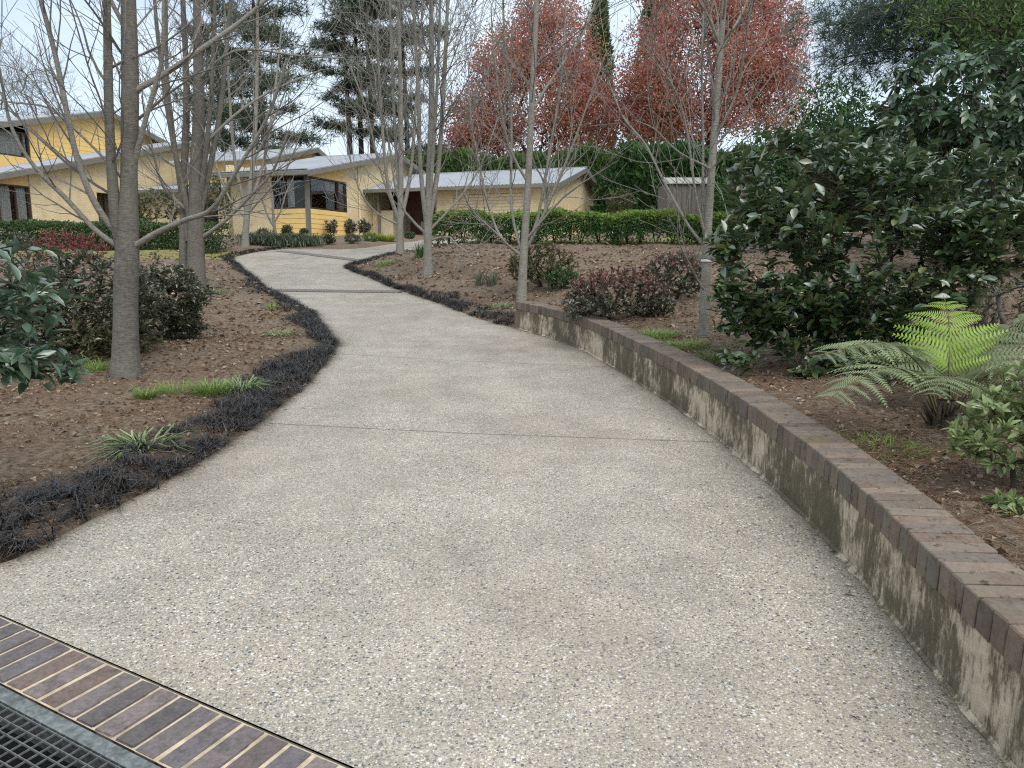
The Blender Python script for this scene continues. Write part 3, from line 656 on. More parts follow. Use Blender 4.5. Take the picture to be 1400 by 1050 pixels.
def curtain(parent, ax, c, a0, a1, z0, z1):
    n = int((a1 - a0) / .02) + 2; a = np.linspace(a0, a1, n); d = .035 * np.sin(a * 48) + .012 * np.sin(a * 21)
    def P(z): return np.column_stack([a, c + d, np.full(n, z)]) if ax == 'y' else np.column_stack([c + d, a, np.full(n, z)])
    i = np.arange(n - 1); MB().add(np.vstack([P(z0), P(z1)]), [np.stack([i, i + 1, i + 1 + n, i + n], -1)]).build('curtain', 'curtain', parent, smooth=True)
def boards(parent, ax, c, a0, a1, z0, z1, h=.215, top=None, sign=-1):
    """lapped weatherboards, one mesh each; top(z) optionally clips the start of the board"""
    z = z0
    while z < z1 - .02:
        zt = min(z + h, z1); b0 = a0 if top is None else max(a0, top(zt)); b00 = a0 if top is None else max(a0, top(z))
        if b0 < a1 - .05:
            lo, hi = .022 * sign, .006 * sign; m = MB()
            if ax == 'y': V = [(b00, c + lo, z), (a1, c + lo, z), (a1, c + hi, zt), (b0, c + hi, zt), (b00, c, z), (a1, c, z), (a1, c, zt), (b0, c, zt)]
            else: V = [(c + lo, b00, z), (c + lo, a1, z), (c + hi, a1, zt), (c + hi, b0, zt), (c, b00, z), (c, a1, z), (c, a1, zt), (c, b0, zt)]
            m.add(V, [[(0, 1, 2, 3), (4, 5, 1, 0), (5, 6, 2, 1), (6, 7, 3, 2), (7, 4, 0, 3)]]).build('weatherboard', 'yellow', parent)
        z = zt
ROT_A = math.atan2(.95, .31)
# --- middle wing with the corner window
Z0 = 2.35
hA = thing('house', 'middle wing of the cream brick house with a corner window and yellow weatherboards', 'house', (-8.98, 34., Z0), ROT_A)
EA, KA = 3.03, .205
def rA(t): return EA + KA * t
MB().prism([(3.35, -.4), (10.6, -.4), (10.6, rA(8.1) - .55), (8.1, rA(8.1) - .06), (3.35, rA(3.35) - .06)], 'y', .0, .22).build('gable_wall', 'housebrick', hA)
MB().box(0., 1.82, -.4, .22, 4.2, EA - .05).build('front_wall', 'housebrick', hA)
MB().box(.0, 4.2 - .22, -.4, 9, 4.2, EA + .3).build('side_wall', 'housebrick', hA)
MB().box(.02, .02, -.4, 3.35, .2, .05).build('plinth', 'stone', hA)
MB().box(-.06, -.06, -.4, .1, .1, EA - .05).build('corner_post', 'trim', hA)
boards(hA, 'y', .0, .1, 3.35, .05, 1.33); boards(hA, 'x', .0, .1, 1.82, .05, 1.33)
boards(hA, 'y', .0, .1, 3.35, 2.74, 3.66, top=lambda z: (z + .1 - EA) / KA); boards(hA, 'x', .0, .1, 1.82, 2.74, EA - .06)
m = MB().box(.04, .12, 1.33, .14, 1.8, 1.345); m.box(.12, .04, 2.725, 3.3, .18, 2.74); m.build('window_lining', 'darkwood', hA)
window(hA, 'y', .02, .1, 3.33, 1.335, 2.735, (.28, 2.6)); window(hA, 'x', .02, .1, 1.81, 1.335, 2.735, (1.15,))
curtain(hA, 'y', .16, 1.75, 2.5, 1.36, 2.72); curtain(hA, 'y', .16, 2.7, 3.25, 1.36, 2.72); curtain(hA, 'x', .16, .75, 1.3, 1.36, 2.72)
m = MB(); m.box(3.36, .25, .0, 3.42, 3.9, 2.9); m.box(.25, 3.9, .0, 3.4, 3.96, 2.9); m.box(.2, .2, .5, 3.4, 3.9, .56); m.box(.2, .2, 2.85, 3.4, 3.9, 2.9); m.box(2.4, 1., .56, 3.2, 2.6, 1.5); m.build('dark_room', 'interior', hA)
m = MB(); roof_slab(m, -.75, 8.1, rA(-.75), rA(8.1), -.55, 4.6); roof_slab(m, 11.3, 8.1, rA(8.1) - .62, rA(8.1), -.55, 4.6)
rf = m.build('roof', 'roof', hA); MB().box(8.0, -.56, rA(8.1) - .01, 8.2, 4.6, rA(8.1) + .035).build('ridge_cap', 'roof', rf)
rake_board(hA, -.75, 8.1, rA(-.75) - .05, rA(8.1) - .05, -.5); rake_board(hA, 8.1, 11.3, rA(8.1) - .05, rA(8.1) - .67, -.5)
MB().box(-.87, -.56, rA(-.75) - .2, -.755, 4.6, rA(-.75) - .03).build('gutter', 'trim', hA)
MB().box(-.74, -.45, EA - .12, .0, 4.5, EA - .09).build('eave_lining', 'trim', hA)
MB().tube([(4.45, -.06, -.2), (4.45, -.06, 3.75)], .04, 6).build('downpipe', 'cream', hA)
MB().box(5.2, -.14, 2.05, 5.36, .0, 2.3).build('wall_lamp', 'trim', hA)
m = MB(); m.box(4.75, -.2, 3.62, 5.1, -.0, 3.7); m.build('flood_light', 'cream', hA)
# clerestory gable behind
hD = thing('house', 'small yellow gable rising behind the middle wing roof', 'house', (-12.0, 44.0, Z0), ROT_A)
MB().prism([(-2.6, .0), (3.2, .0), (3.2, 4.6), (1.2, 5.35), (-2.6, 4.4)], 'y', 0., 6.).build('wall', 'yellow', hD)
m = MB(); roof_slab(m, -3.4, 1.2, 4.33, 5.48, -.5, 6.4); roof_slab(m, 4., 1.2, 4.5, 5.48, -.5, 6.4); m.build('roof', 'roof', hD)
rake_board(hD, -3.4, 1.2, 4.29, 5.44, -.45, .24); rake_board(hD, 1.2, 4., 5.44, 4.46, -.45, .24)
# --- left two-storey wing
hC = thing('house', 'left two-storey wing of the house with yellow upper floor', 'house', (-22.7, 36.5, Z0), ROT_A)
def rC(t): return 3.38 + .25 * t
MB().prism([(0, -.5), (3.8, -.5), (3.8, rC(3.8) - .06), (0, rC(0) - .06)], 'y', 0., .25).build('gable_wall', 'housebrick', hC)
MB().prism([(5.4, -.5), (12.5, -.5), (12.5, rC(9.)), (10.6, rC(10.6) - .06), (5.4, rC(5.4) - .06)], 'y', 0., .25).build('gable_wall', 'housebrick', hC)
MB().prism([(3.8, 2.55), (5.4, 2.55), (5.4, rC(5.4) - .06), (3.8, rC(3.8) - .06)], 'y', .03, .25).build('lintel_wall', 'housebrick', hC)
MB().box(-2.7, .02, -.5, .0, .25, .4).build('sill_wall', 'housebrick', hC); MB().box(-4.1, .0, -.5, -2.7, .25, rC(-4.1) - .08).build('gable_wall', 'housebrick', hC)
boards(hC, 'y', .05, -2.7, -.02, 2.5, rC(0) - .15, top=lambda z: (z + .12 - 3.5) / .25)
window(hC, 'y', .04, -2.68, -.02, .4, 2.5, (-1.6, -.75)); window(hC, 'y', .3, 3.82, 5.38, -.1, 2.54, (4.6,))
curtain(hC, 'y', .2, -2.1, -1.5, .45, 2.45); curtain(hC, 'y', .2, -.72, -.1, .45, 2.45); curtain(hC, 'y', .2, -1.5, -.9, .45, 2.45)
m = MB(); m.box(-4., 2.6, -.4, 12., 2.7, 3.); m.box(-4, .3, -.1, 12, 2.6, -.05); m.box(3.75, .26, -.4, 3.8, 2.6, 2.9); m.box(5.4, .26, -.4, 5.46, 2.6, 2.9); m.box(-.02, .26, -.4, .04, 2.6, 2.9); m.box(-4, .3, 2.62, 6, 2.6, 2.66); m.build('dark_room', 'interior', hC)
m = MB(); roof_slab(m, -5.2, 10.6, rC(-5.2), rC(10.6), -.6, 9.); roof_slab(m, 14.2, 10.6, rC(10.6) - .9, rC(10.6), -.6, 9.); m.build('roof', 'roof', hC)
rake_board(hC, -5.2, 10.6, rC(-5.2) - .05, rC(10.6) - .05, -.55, .24); rake_board(hC, 10.6, 14.2, rC(10.6) - .05, rC(10.6) - .95, -.55, .24)
MB().box(-5.33, -.6, rC(-5.2) - .2, -5.21, 9., rC(-5.2) - .03).build('gutter', 'trim', hC)
def rU(t): return 5.5 + .255 * t
UP = 2.5
MB().prism([(-1.2, 2.6), (.02, 2.6), (.02, rU(0) - .06), (-1.2, rU(-1.2) - .06)], 'y', UP, UP + .2).build('upper_wall', 'yellow', hC)
MB().prism([(.02, 2.6), (2.33, 2.6), (2.33, 4.15), (.02, 4.15)], 'y', UP, UP + .2).build('upper_wall', 'yellow', hC)
MB().prism([(2.33, 2.6), (11., 2.6), (11., rU(7) - 1.), (7., rU(7.) - .06), (2.33, rU(2.33) - .06)], 'y', UP, UP + .2).build('upper_wall', 'yellow', hC)
boards(hC, 'y', UP, 2.35, 10.8, 4.0, 5.9, .24); boards(hC, 'y', UP, 3.1, 9.8, 5.9, 6.4, .24); boards(hC, 'y', UP, 4.9, 8.4, 6.4, 6.8, .24)
window(hC, 'y', UP + .02,   .03, 2.32, 4.16, 5.36, (.5, 1.95)); curtain(hC, 'y', UP + .16, .2, 2.2, 4.2, 5.34)
m = MB(); m.box(-1, UP + .8, 3.9, 3., UP + .9, 5.3); m.box(-.98, UP + .22, 3.9, -.9, UP + .8, 5.1); m.build('dark_room', 'interior', hC)
MB().prism([(-1.2, 2.6), (11., 2.6), (11., rU(7) - 1.), (7., rU(7.) - .06), (-1.2, rU(-1.2) - .06)], 'y', UP + 6., UP + 6.2).build('upper_wall', 'yellow', hC)
MB().box(-1.2, UP + .2, 2.6, -1., UP + 6., rU(-1.2) - .06).build('upper_wall', 'yellow', hC)
m = MB(); roof_slab(m, -2.3, 7., rU(-2.3), rU(7.), UP - .6, 9.4); roof_slab(m, 12.2, 7., rU(7.) - 1.3, rU(7.), UP - .6, 9.4); m.build('upper_roof', 'roof', hC)
rake_board(hC, -2.3, 7., rU(-2.3) - .05, rU(7) - .05, UP - .55, .24); rake_board(hC, 7., 12.2, rU(7) - .05, rU(7) - 1.35, UP - .55, .24)
# link wall between left and middle wings
hL = thing('house', 'low brick link with a brown window between the two house wings, behind bare trees', 'house', (-13.9, 40.0, Z0), ROT_A)
m = MB(); m.box(0, .0, -.4, .25, 1.6, 2.75); m.box(0, 3.4, -.4, .25, 6.6, 2.75); m.box(.0, 1.6, -.4, .25, 3.4, .8); m.box(0, 1.6, 2.2, .25, 3.4, 2.75); m.build('front_wall', 'housebrick', hL)
window(hL, 'x', .03, 1.6, 3.4, .8, 2.2, (2.5,)); MB().box(1.2, .5, 0, 1.3, 6, 2.7).build('dark_room', 'interior', hL)
m = MB(); roof_slab(m, -.7, 4.5, 2.75, 3.7, -.2, 7.); m.build('roof', 'roof', hL); MB().box(-.82, -.2, 2.56, -.705, 7., 2.74).build('gutter', 'trim', hL)
# --- garage and porch
RG = math.atan2(math.cos(math.radians(20)), math.sin(math.radians(20))); ZG = 2.42
hG = thing('garage', 'long low cream brick garage with a grey sheet roof behind the hedge', 'garage', (1.92, 36., ZG), RG)
EG, AG, DG = 2.62, 3.72, 9.0
def rG(t): return EG + (AG - EG) * (1 - abs(t - DG / 2) / (DG / 2))
MB().prism([(0, -.5), (DG, -.5), (DG, rG(DG) - .06), (DG / 2, AG - .06), (0, rG(0) - .06)], 'y', 0., .22).build('gable_wall', 'housebrick', hG)
MB().box(0., .22, -.5, .22, 1.5, EG - .06).build('front_wall', 'housebrick', hG); MB().box(0., 5.1, -.5, .22, 6., EG - .06).build('front_wall', 'housebrick', hG); MB().box(0.02, 1.5, 2.15, .22, 5.1, EG - .06).build('lintel_wall', 'housebrick', hG)
for i in range(14):                                  # slats of the roller door
    z = -.05 + i * .157; MB().prism([(.12, z), (.075, z + .03), (.075, z + .127), (.12, z + .157)], 'y', 1.5, 5.1).build('door_slat', 'creamdoor', hG)
MB().box(.16, 1.45, -.3, .2, 5.15, 2.2).build('door_backing', 'interior', hG)
MB().box(.0, 5.98, -.5, .22, 6., 2.5).build('pier', 'housebrick', hG)
m = MB(); roof_slab(m, -.55, DG / 2, rG(0) - .13, AG, -.45, 10.5); roof_slab(m, DG + .55, DG / 2, rG(0) - .13, AG, -.45, 10.5); rf = m.build('roof', 'roof', hG)
MB().box(DG / 2 - .1, -.46, AG - .01, DG / 2 + .1, 10.5, AG + .03).build('ridge_cap', 'roof', rf)
rake_board(hG, -.55, DG / 2, rG(0) - .18, AG - .05, -.4, .2); rake_board(hG, DG / 2, DG + .55, AG - .05, rG(0) - .18, -.4, .2)
MB().box(-.68, -.45, rG(0) - .3, -.555, 10.5, rG(0) - .14).build('gutter', 'trim', hG); MB().box(-.54, -.4, EG - .25, .0, 10., EG - .22).build('eave_lining', 'trim', hG)
MB().tube([(-.06, .3, -.3), (-.06, .3, EG - .2)], .045, 6).build('downpipe', 'trim', hG)
MB().box(2.6, -.06, 1.45, 2.72, .0, 1.75).build('meter_plate', 'cream', hG)
for s in (6.5, 9.2): MB().box(-.12, s - .06, -.4, .0, s + .06, EG - .25).build('porch_post', 'trim', hG)
m = MB(); m.box(2.2, 6., -.4, 2.4, 10.4, EG); m.build('porch_wall', 'redwood', hG)
m = MB(); m.box(2.12, 7.0, -.3, 2.19, 7.9, 2.1); dr = m.build('door', 'darkwood', hG); MB().box(2.08, 7.08, .9, 2.11, 7.12, 1.05).build('handle', 'galv', dr)
MB().box(.3, 8.6, -.4, 2.2, 10.2, 1.5).build('porch_side', 'cream', hG)
MB().box(.1, 6.02, -.4, 2.2, 6.1, 2.4).build('porch_side', 'housebrick', hG)
bn = thing('garden_bench', 'red-brown timber bench in the porch beside the garage', 'bench', (-3.7, 36.4, 2.38), .15)
for i in range(3): MB().box(-.6, -.2 + i * .14, .42, .6, -.09 + i * .14, .46).build('seat_slat', 'redwood', bn)
for s in (-.5, .5): MB().box(s - .04, -.18, 0, s + .04, .2, .42).build('leg', 'redwood', bn)
MB().box(-.6, .22, .55, .6, .26, .85).build('backrest', 'redwood', bn)
# --- garden shed
def build_shed():
    x0, x1, y0, y1 = 6.02, 7.75, 30., 31.8; zb = tz(6.8, 30.) - .05; hs = 1.95
    s = thing('garden_shed', 'small grey-brown ribbed metal garden shed beyond the hedge', 'shed', ((x0 + x1) / 2, y0, zb)); o = ORG[s.name]
    w = x1 - x0
    for i in range(9):
        a = -w / 2 + i * w / 9
        MB().prism([(a + .006, 0), (a + w / 9 - .03, 0), (a + w / 9 - .022, -.018), (a + w / 9 - .006, -.018), (a + w / 9, .03), (a, .03)], 'z', 0, hs).build('wall_panel', 'shed', s)
    for sx in (-1, 1): MB().box(sx * w / 2 - .02, .03, 0, sx * w / 2 + .02, y1 - y0, hs).build('side_wall', 'shed', s)
    MB().box(-w / 2, y1 - y0, 0, w / 2, y1 - y0 + .03, hs).build('back_wall', 'shed', s)
    m = MB(); ym = (y1 - y0) / 2
    m.prism([(-.1, hs), (ym, hs + .3), (y1 - y0 + .1, hs), (y1 - y0 + .1, hs - .04), (ym, hs + .26), (-.1, hs - .04)], 'x', -w / 2 - .06, w / 2 + .06); rf = m.build('roof', 'shedroof', s)
    for i in range(7):
        a = -w / 2 + i * w / 6; MB().prism([(-.11, hs), (ym, hs + .303), (ym, hs + .33), (-.11, hs + .028)], 'x', a - .02, a + .02).build('rib', 'shedroof', rf)
    MB().box(-.02, -.035, .02, .02, -.02, hs - .05).build('door_post', 'galv', s)
build_shed()
# ------------------------------------------------------------------ plants: growth helpers
UPV = np.array((0, 0, 1.))
def shell(n, c, r, inner=.45, zmin=-1.):
    """points in an ellipsoid, biased to its outside"""
    d = rand_dirs(int(n * 2.2) + 8); d = d[d[:, 2] > zmin][:n]; q = inner + (1 - inner) * rng.random(len(d)) ** .45
    return np.asarray(c) + d * np.asarray(r) * q[:, None]
def colonize(base, tips, trunk=None, rtip=.004, gamma=2.4, up=.25, wob=.06, rmax=None):
    """join every tip to the nearest point of the growing skeleton; returns edge polylines and radii, and twig direction at each tip"""
    nodes = [np.asarray(base, float)] if trunk is None else [np.asarray(p, float) for p in trunk]
    par = [-1] + list(range(len(nodes) - 1)); b = nodes[0]; top = nodes[-1]
    order = np.argsort(np.linalg.norm(tips - top, axis=1)); arr = np.zeros((len(nodes) + 4 * len(tips), 3)); arr[:len(nodes)] = nodes; n = len(nodes); tipnode = np.zeros(len(tips), int); tdir = np.zeros((len(tips), 3))
    par = par + [0] * (4 * len(tips)); db = np.zeros(len(arr)); db[:n] = np.linalg.norm(arr[:n] - b, axis=1)
    for ti in order:
        p = tips[ti]; v = arr[:n] - p; c = np.linalg.norm(v, axis=1) + .25 * np.maximum(0, arr[:n, 2] - p[2]) + .12 * db[:n]
        i = int(np.argmin(c)); a = arr[i]; L = np.linalg.norm(p - a); last = i
        for q in (.36, .7, 1.):
            x = a + (p - a) * q
            if q < 1: x = x + UPV * (-.5 + q) * 0 + rng.normal(size=3) * wob * L - UPV * up * L * q * (1 - q)
            arr[n] = x; par[n] = last; db[n] = db[last] + np.linalg.norm(x - arr[last]); last = n; n += 1
        tipnode[ti] = last; tdir[ti] = arr[last] - arr[par[last]]
    w = np.zeros(n); w[tipnode] = rtip ** gamma
    for k in range(n - 1, 0, -1):
        if w[k] == 0: w[k] = rtip ** gamma
        w[par[k]] += w[k]
    rad = w ** (1 / gamma)
    if rmax: rad = rad * min(1., rmax / rad[0])
    return arr[:n], np.array(par[:n]), rad, norm(tdir)
def wood(m, nodes, par, rad, nside=(6, 4, 3), skip=0.):
    """tubes for all edges, grouped in chains"""
    n = len(nodes); kids = [[] for _ in range(n)]
    for k in range(1, n): kids[par[k]].append(k)
    done = np.zeros(n, bool); stack = [0]
    starts = [(0, None)]
    while starts:
        k, fr = starts.pop(); ch = [k] if fr is None else [fr, k]
        while True:
            c = kids[ch[-1]]
            if not c: break
            j = max(c, key=lambda q: rad[q])
            for o in c:
                if o != j: starts.append((o, ch[-1]))
            ch.append(j)
        if len(ch) < 2: continue
        r = rad[ch].copy()
        if fr is not None: r[0] = min(r[0], r[1] * 1.25)
        r[-1] *= .5
        if r.max() < skip: continue
        m.tube(nodes[ch], r, nside[0] if r[0] > .03 else nside[1] if r[0] > .012 else nside[2])
def tip_leaves(tips, tdir, per, L, spread=.9, along=.5, lift=.2, nup=.8, nout=.25, jit=.0):
    n = len(tips); P = np.repeat(tips, per, 0); T = np.repeat(tdir, per, 0); R = rand_dirs(n * per)
    R = norm(R - T * (np.sum(R * T, 1, keepdims=True))); k = rng.random((n * per, 1))
    P = P - T * k * along * L + rng.normal(size=P.shape) * jit
    D = norm(T * (.35 + .5 * (1 - k)) + R * spread + UPV * lift)
    N = norm(UPV * nup + T * nout + rng.normal(size=P.shape) * .35)
    return P, D, N
def leaf_parts(parent, tpl, P, D, N, L, W, mat, maxn=300, name='leaf', rest='foliage'):
    """the leaves that show largest as objects of their own, all others joined in one part"""
    L = np.broadcast_to(np.asarray(L, float), (len(P),)).copy(); W = np.broadcast_to(np.asarray(W, float), (len(P),)).copy()
    u, v, d = pix(P); vis = (d > .2) & (u > -10) & (u < 1410) & (v > -10) & (v < 1060)
    sc = np.where(vis, L / np.maximum(d, .1) ** 1.6, 0); o = np.argsort(-sc); pick = o[:maxn][sc[o[:maxn]] > 0]; other = np.setdiff1d(np.arange(len(P)), pick)
    me = mesh(name, tpl[0], tpl[1], mat, True); X, Y, Z = frames(D, N); org = ORG[parent.name]
    for i in pick:
        ob = bpy.data.objects.new(name, me); COL.objects.link(ob); ob.parent = parent
        p = P[i] - org; x, y, z = X[i] * W[i], Y[i] * L[i], Z[i] * L[i]
        ob.matrix_local = Matrix(((x[0], y[0], z[0], p[0]), (x[1], y[1], z[1], p[1]), (x[2], y[2], z[2], p[2]), (0, 0, 0, 1)))
    if len(other): stuff_mesh(rest, scatter(tpl, P[other], D[other], N[other], L[other], W[other]), mat, parent, smooth=True)
def shrub(name, label, cat, base, ells, mat, L, W, per=7, flat=1., nout=.25, tpl=None, big=False, wood_mat='twigdark', rtip=.003, spread=.9, lift=.2, nup=.8, along=2.2, mats2=None, up=.25, vary=.3, rmax=None, group=None, inner=.45, maxn=300, holes=0.):
    o = thing(name, label, cat, base, group=group); tips = np.vstack([shell(n, c, r, inner, zm) for n, c, r, zm in ells])
    if holes: k_ = holes; tips = tips[np.sin(tips[:, 0] * k_) + np.sin(tips[:, 1] * k_ * 1.1 + 1) + np.sin(tips[:, 2] * k_ * 1.3 + 2) + np.sin(tips[:, 0] * k_ * .6 + tips[:, 2] * k_ * .7) > -1.75]
    nodes, par, rad, td = colonize(base, tips, rtip=rtip, up=up, rmax=rmax)
    m = MB(); wood(m, nodes, par, rad); m.build('stems', wood_mat, o, True, smooth=True, kind='stuff')
    P, D, N = tip_leaves(tips, td, per, L, spread, along, lift, nup, nout)
    D = norm(D * np.array((1, 1, flat))); Ls = L * (1 - vary + 2 * vary * rng.random(len(P))); Ws = W * Ls / L
    tpl = tpl or (TB if big else TS)
    if big: leaf_parts(o, tpl, P, D, N, Ls, Ws, mat, maxn)
    elif mats2:
        mat2, zc, fz = mats2; sel = (P[:, 2] + rng.normal(size=len(P)) * fz) > zc
        stuff_mesh('foliage', scatter(tpl, P[~sel], D[~sel], N[~sel], Ls[~sel], Ws[~sel]), mat, o); stuff_mesh('upper_foliage', scatter(tpl, P[sel], D[sel], N[sel], Ls[sel], Ws[sel]), mat2, o)
    else: stuff_mesh('foliage', scatter(tpl, P, D, N, Ls, Ws), mat, o)
    return o
# ------------------------------------------------------------------ bare deciduous trees
def spline3(P, step): return catmull(np.asarray(P, float), step)
def grow(m, p, d, L, r, level, cfg):
    n = max(3, int(L / cfg['seg'])); pts = [np.array(p, float)]; d = norm(np.array(d, float)); dirs = [d]
    for i in range(n):
        d = norm(d + rng.normal(size=3) * cfg['wob'] + UPV * cfg['up'] * (.3 + i / n)); pts.append(pts[-1] + d * L / n); dirs.append(d)
    rr = np.linspace(r, max(r * .35, cfg['rmin']), n + 1); m.tube(pts, rr, 4 if r > .02 else 3, tint=random.random())
    if level <= 0: return
    s = cfg['sp'] * (.7 + .6 * random.random()); t = s
    while t < L:
        f = t / L; i = min(n - 1, int(f * n)); q = pts[i] + (pts[i + 1] - pts[i]) * (f * n - i)
        a = rng.normal(size=3); a = norm(a - dirs[i] * (a @ dirs[i])); ang = random.uniform(.45, .95)
        nd = dirs[i] * math.cos(ang) + a * math.sin(ang) + UPV * .12
        grow(m, q, nd, L * random.uniform(.28, .55) * (1.15 - .6 * f) + .06, max(cfg['rmin'], rr[i] * random.uniform(.4, .6)), level - 1, cfg)
        t += s * random.uniform(.7, 1.5)
def bare_tree(label, footpx, stems, limbs, bark='bark1', limb_bark='bark2', sprout=.22, sl=1.3, level=2, rmin=.0022, Yoff=0., top=None, flare=1.42, sp=.2, group='bare deciduous trees along the driveway'):
    b = foot(*footpx); Y0 = b[1] + Yoff; t = thing('bare_tree', label, 'tree', b, group=group); tw = MB(); cfg = dict(seg=.14 if Y0 < 12 else .25, wob=.085, up=.085, rmin=rmin, sp=sp)
    def poly(pp, dy):
        n = len(pp); P = []; R = []
        for i, (u, v, w) in enumerate(pp):
            Y = Y0 + dy * (i / (n - 1)) ** 1.2; q = site(u, v, Y); P.append(q); R.append(w * .82 * Y / FPX / 2)
        P = np.array(P); R = np.array(R); Q = spline3(np.column_stack([P, R]), (.06 if Y0 < 10 else .12) if Y0 < 12 else .25); return Q[:, :3], Q[:, 3]
    for i, st in enumerate(stems):
        pp, dy = st; P, R = poly(pp, dy); 
        if i == 0:
            P[0, 2] = b[2] - .1; h = P[:, 2] - b[2]; R = R * (1 + (flare - 1) * np.exp(-np.maximum(h, 0) / .13))
        wv = 1 + .035 * np.sin(np.linspace(0, 17 + i, len(R)))
        MB().tube(P, R * wv, 18 if Y0 < 10 else 10, rough=.028).build('trunk' if i == 0 else 'stem', bark, t, True, smooth=True)
        tg = norm(np.gradient(P, axis=0)); s = np.concatenate([[0], np.cumsum(np.linalg.norm(np.diff(P, axis=0), axis=1))]); q = s[-1] * (.34 if i == 0 else .15)
        while q < s[-1]:
            k = min(len(P) - 1, int(np.searchsorted(s, q))); a = rng.normal(size=3); a = norm(a - tg[k] * (a @ tg[k])); ang = random.uniform(.5, 1.1)
            grow(tw, P[k], tg[k] * math.cos(ang) + a * math.sin(ang), sl * random.uniform(.6, 1.35), max(rmin * 1.5, min(R[k] * .4, .014 * random.uniform(.5, 1.2))), level, cfg); q += sprout * random.uniform(.5, 1.5)
    for pp, dy in limbs:
        P, R = poly(pp, dy); P = P + np.column_stack([np.sin(np.linspace(0, 9, len(P)) + random.random() * 6) * .012] * 3); MB().tube(P, R, 8).build('branch', limb_bark, t, True, smooth=True)
        tg = norm(np.gradient(P, axis=0)); s = np.concatenate([[0], np.cumsum(np.linalg.norm(np.diff(P, axis=0), axis=1))]); q = s[-1] * .15
        while q < s[-1]:
            k = min(len(P) - 1, int(np.searchsorted(s, q))); a = rng.normal(size=3); a = norm(a - tg[k] * (a @ tg[k])); ang = random.uniform(.45, .95)
            grow(tw, P[k], tg[k] * math.cos(ang) + a * math.sin(ang) + UPV * .15, sl * random.uniform(.4, .9), max(rmin * 1.5, R[k] * .45), level - 1, cfg); q += sprout * .75 * random.uniform(.5, 1.5)
    tw.build('twigs', 'twig', t, True, kind='stuff'); return t
def W(pts, w0, w1):                                    # width taper shorthand
    n = len(pts); return [(u, v, w0 + (w1 - w0) * i / (n - 1)) for i, (u, v) in enumerate(pts)]
bare_tree('stout grey-brown bare tree nearest on the left, beside the dark shrubs', (172, 515),
  [([(172, 516, 40), (172, 430, 37), (174, 330, 36), (176, 250, 27), (178, 120, 25), (176, 0, 22), (176, -200, 16), (174, -450, 7)], .0),
   (W([(168, 350), (157, 285), (150, 180), (147, 60), (145, -80), (140, -260)], 20, 7), -.25)],
  [(W([(162, 325), (135, 285), (110, 220), (85, 130), (58, 10), (40, -90)], 12, 6), -.5), (W([(166, 338), (125, 312), (85, 270), (50, 230), (20, 175), (0, 105), (-20, 30)], 10, 3), -.4),
   (W([(186, 335), (215, 318), (250, 303), (290, 285), (330, 225), (365, 160), (390, 80)], 11, 4), -.8), (W([(184, 124), (230, 98), (285, 60), (330, 28), (375, -10), (430, -60)], 10, 4), .4),
   (W([(184, 220), (197, 180), (210, 120), (222, 60), (228, -40)], 10, 4), -.3), (W([(178, 60), (150, 0), (120, -90), (105, -180)], 8, 3), .6), (W([(168, 250), (120, 190), (70, 150), (10, 140), (-40, 120)], 5, 2), .5)], sprout=.21, sl=1.2, level=2, sp=.22, rmin=.0018)
bare_tree('double-trunked bare tree behind the left shrubs with many upright stems', (264, 402),
  [(W([(268, 404), (268, 330), (268, 250), (272, 150), (270, 40), (268, -80), (266, -220)], 30, 5), 0.), (W([(252, 402), (251, 340), (252, 250), (255, 120), (250, 0), (246, -140)], 17, 5), .3),
   (W([(262, 310), (236, 190), (217, 60), (205, -80)], 10, 4), -.7), (W([(258, 330), (240, 210), (228, 90), (228, -60)], 9, 4), .8), (W([(272, 300), (298, 170), (312, 40), (320, -80)], 10, 4), .6), (W([(274, 270), (288, 140), (296, -50)], 9, 4), -.6)],
  [(W([(276, 325), (310, 300), (345, 265), (375, 230), (395, 180)], 7, 3), -.9), (W([(258, 290), (225, 255), (205, 195), (195, 130)], 6, 2), -1.), (W([(276, 200), (330, 150), (380, 120), (440, 95)], 5, 2), 1.2), (W([(270, 110), (320, 70), (400, 75), (470, 80)], 5, 2), -1.)], sprout=.33, sl=1.7, rmin=.003, sp=.34)
bare_tree('slim bare tree by the left end of the clipped hedge near the house', (335, 337),
  [(W([(335, 338), (338, 290), (345, 230), (350, 150), (352, 60), (352, -30)], 11, 3), 0.), (W([(337, 290), (322, 225), (315, 150), (310, 60), (306, 0)], 6, 2.5), -1.), (W([(340, 285), (362, 215), (375, 130), (385, 40)], 6, 2.5), 1.)],
  [(W([(339, 292), (365, 262), (390, 235), (410, 185)], 4, 2), -1.), (W([(336, 298), (315, 272), (298, 235), (285, 180)], 4, 2), .8), (W([(346, 220), (372, 170), (395, 110)], 4, 2), -.5)], sprout=.42, sl=2.0, rmin=.0045, sp=.45, bark='bark2')
bare_tree('bare tree with upright stems on the right bed, farther of the pair', (547, 347),
  [(W([(547, 348), (547, 300), (548, 250), (548, 150), (546, 50), (545, -50)], 12, 4), 0.), (W([(545, 302), (530, 250), (521, 150), (515, 30)], 7, 3), -.8), (W([(549, 298), (562, 230), (570, 120), (578, 0)], 7, 3), .8), (W([(547, 285), (540, 180), (535, 60), (532, -20)], 6, 3), .5)],
  [(W([(546, 308), (515, 290), (490, 258), (475, 195)], 4, 2), -.8), (W([(548, 312), (520, 230), (500, 150), (480, 90)], 4, 2), .9)], sprout=.28, sl=2., rmin=.005, sp=.32, bark='bark2')
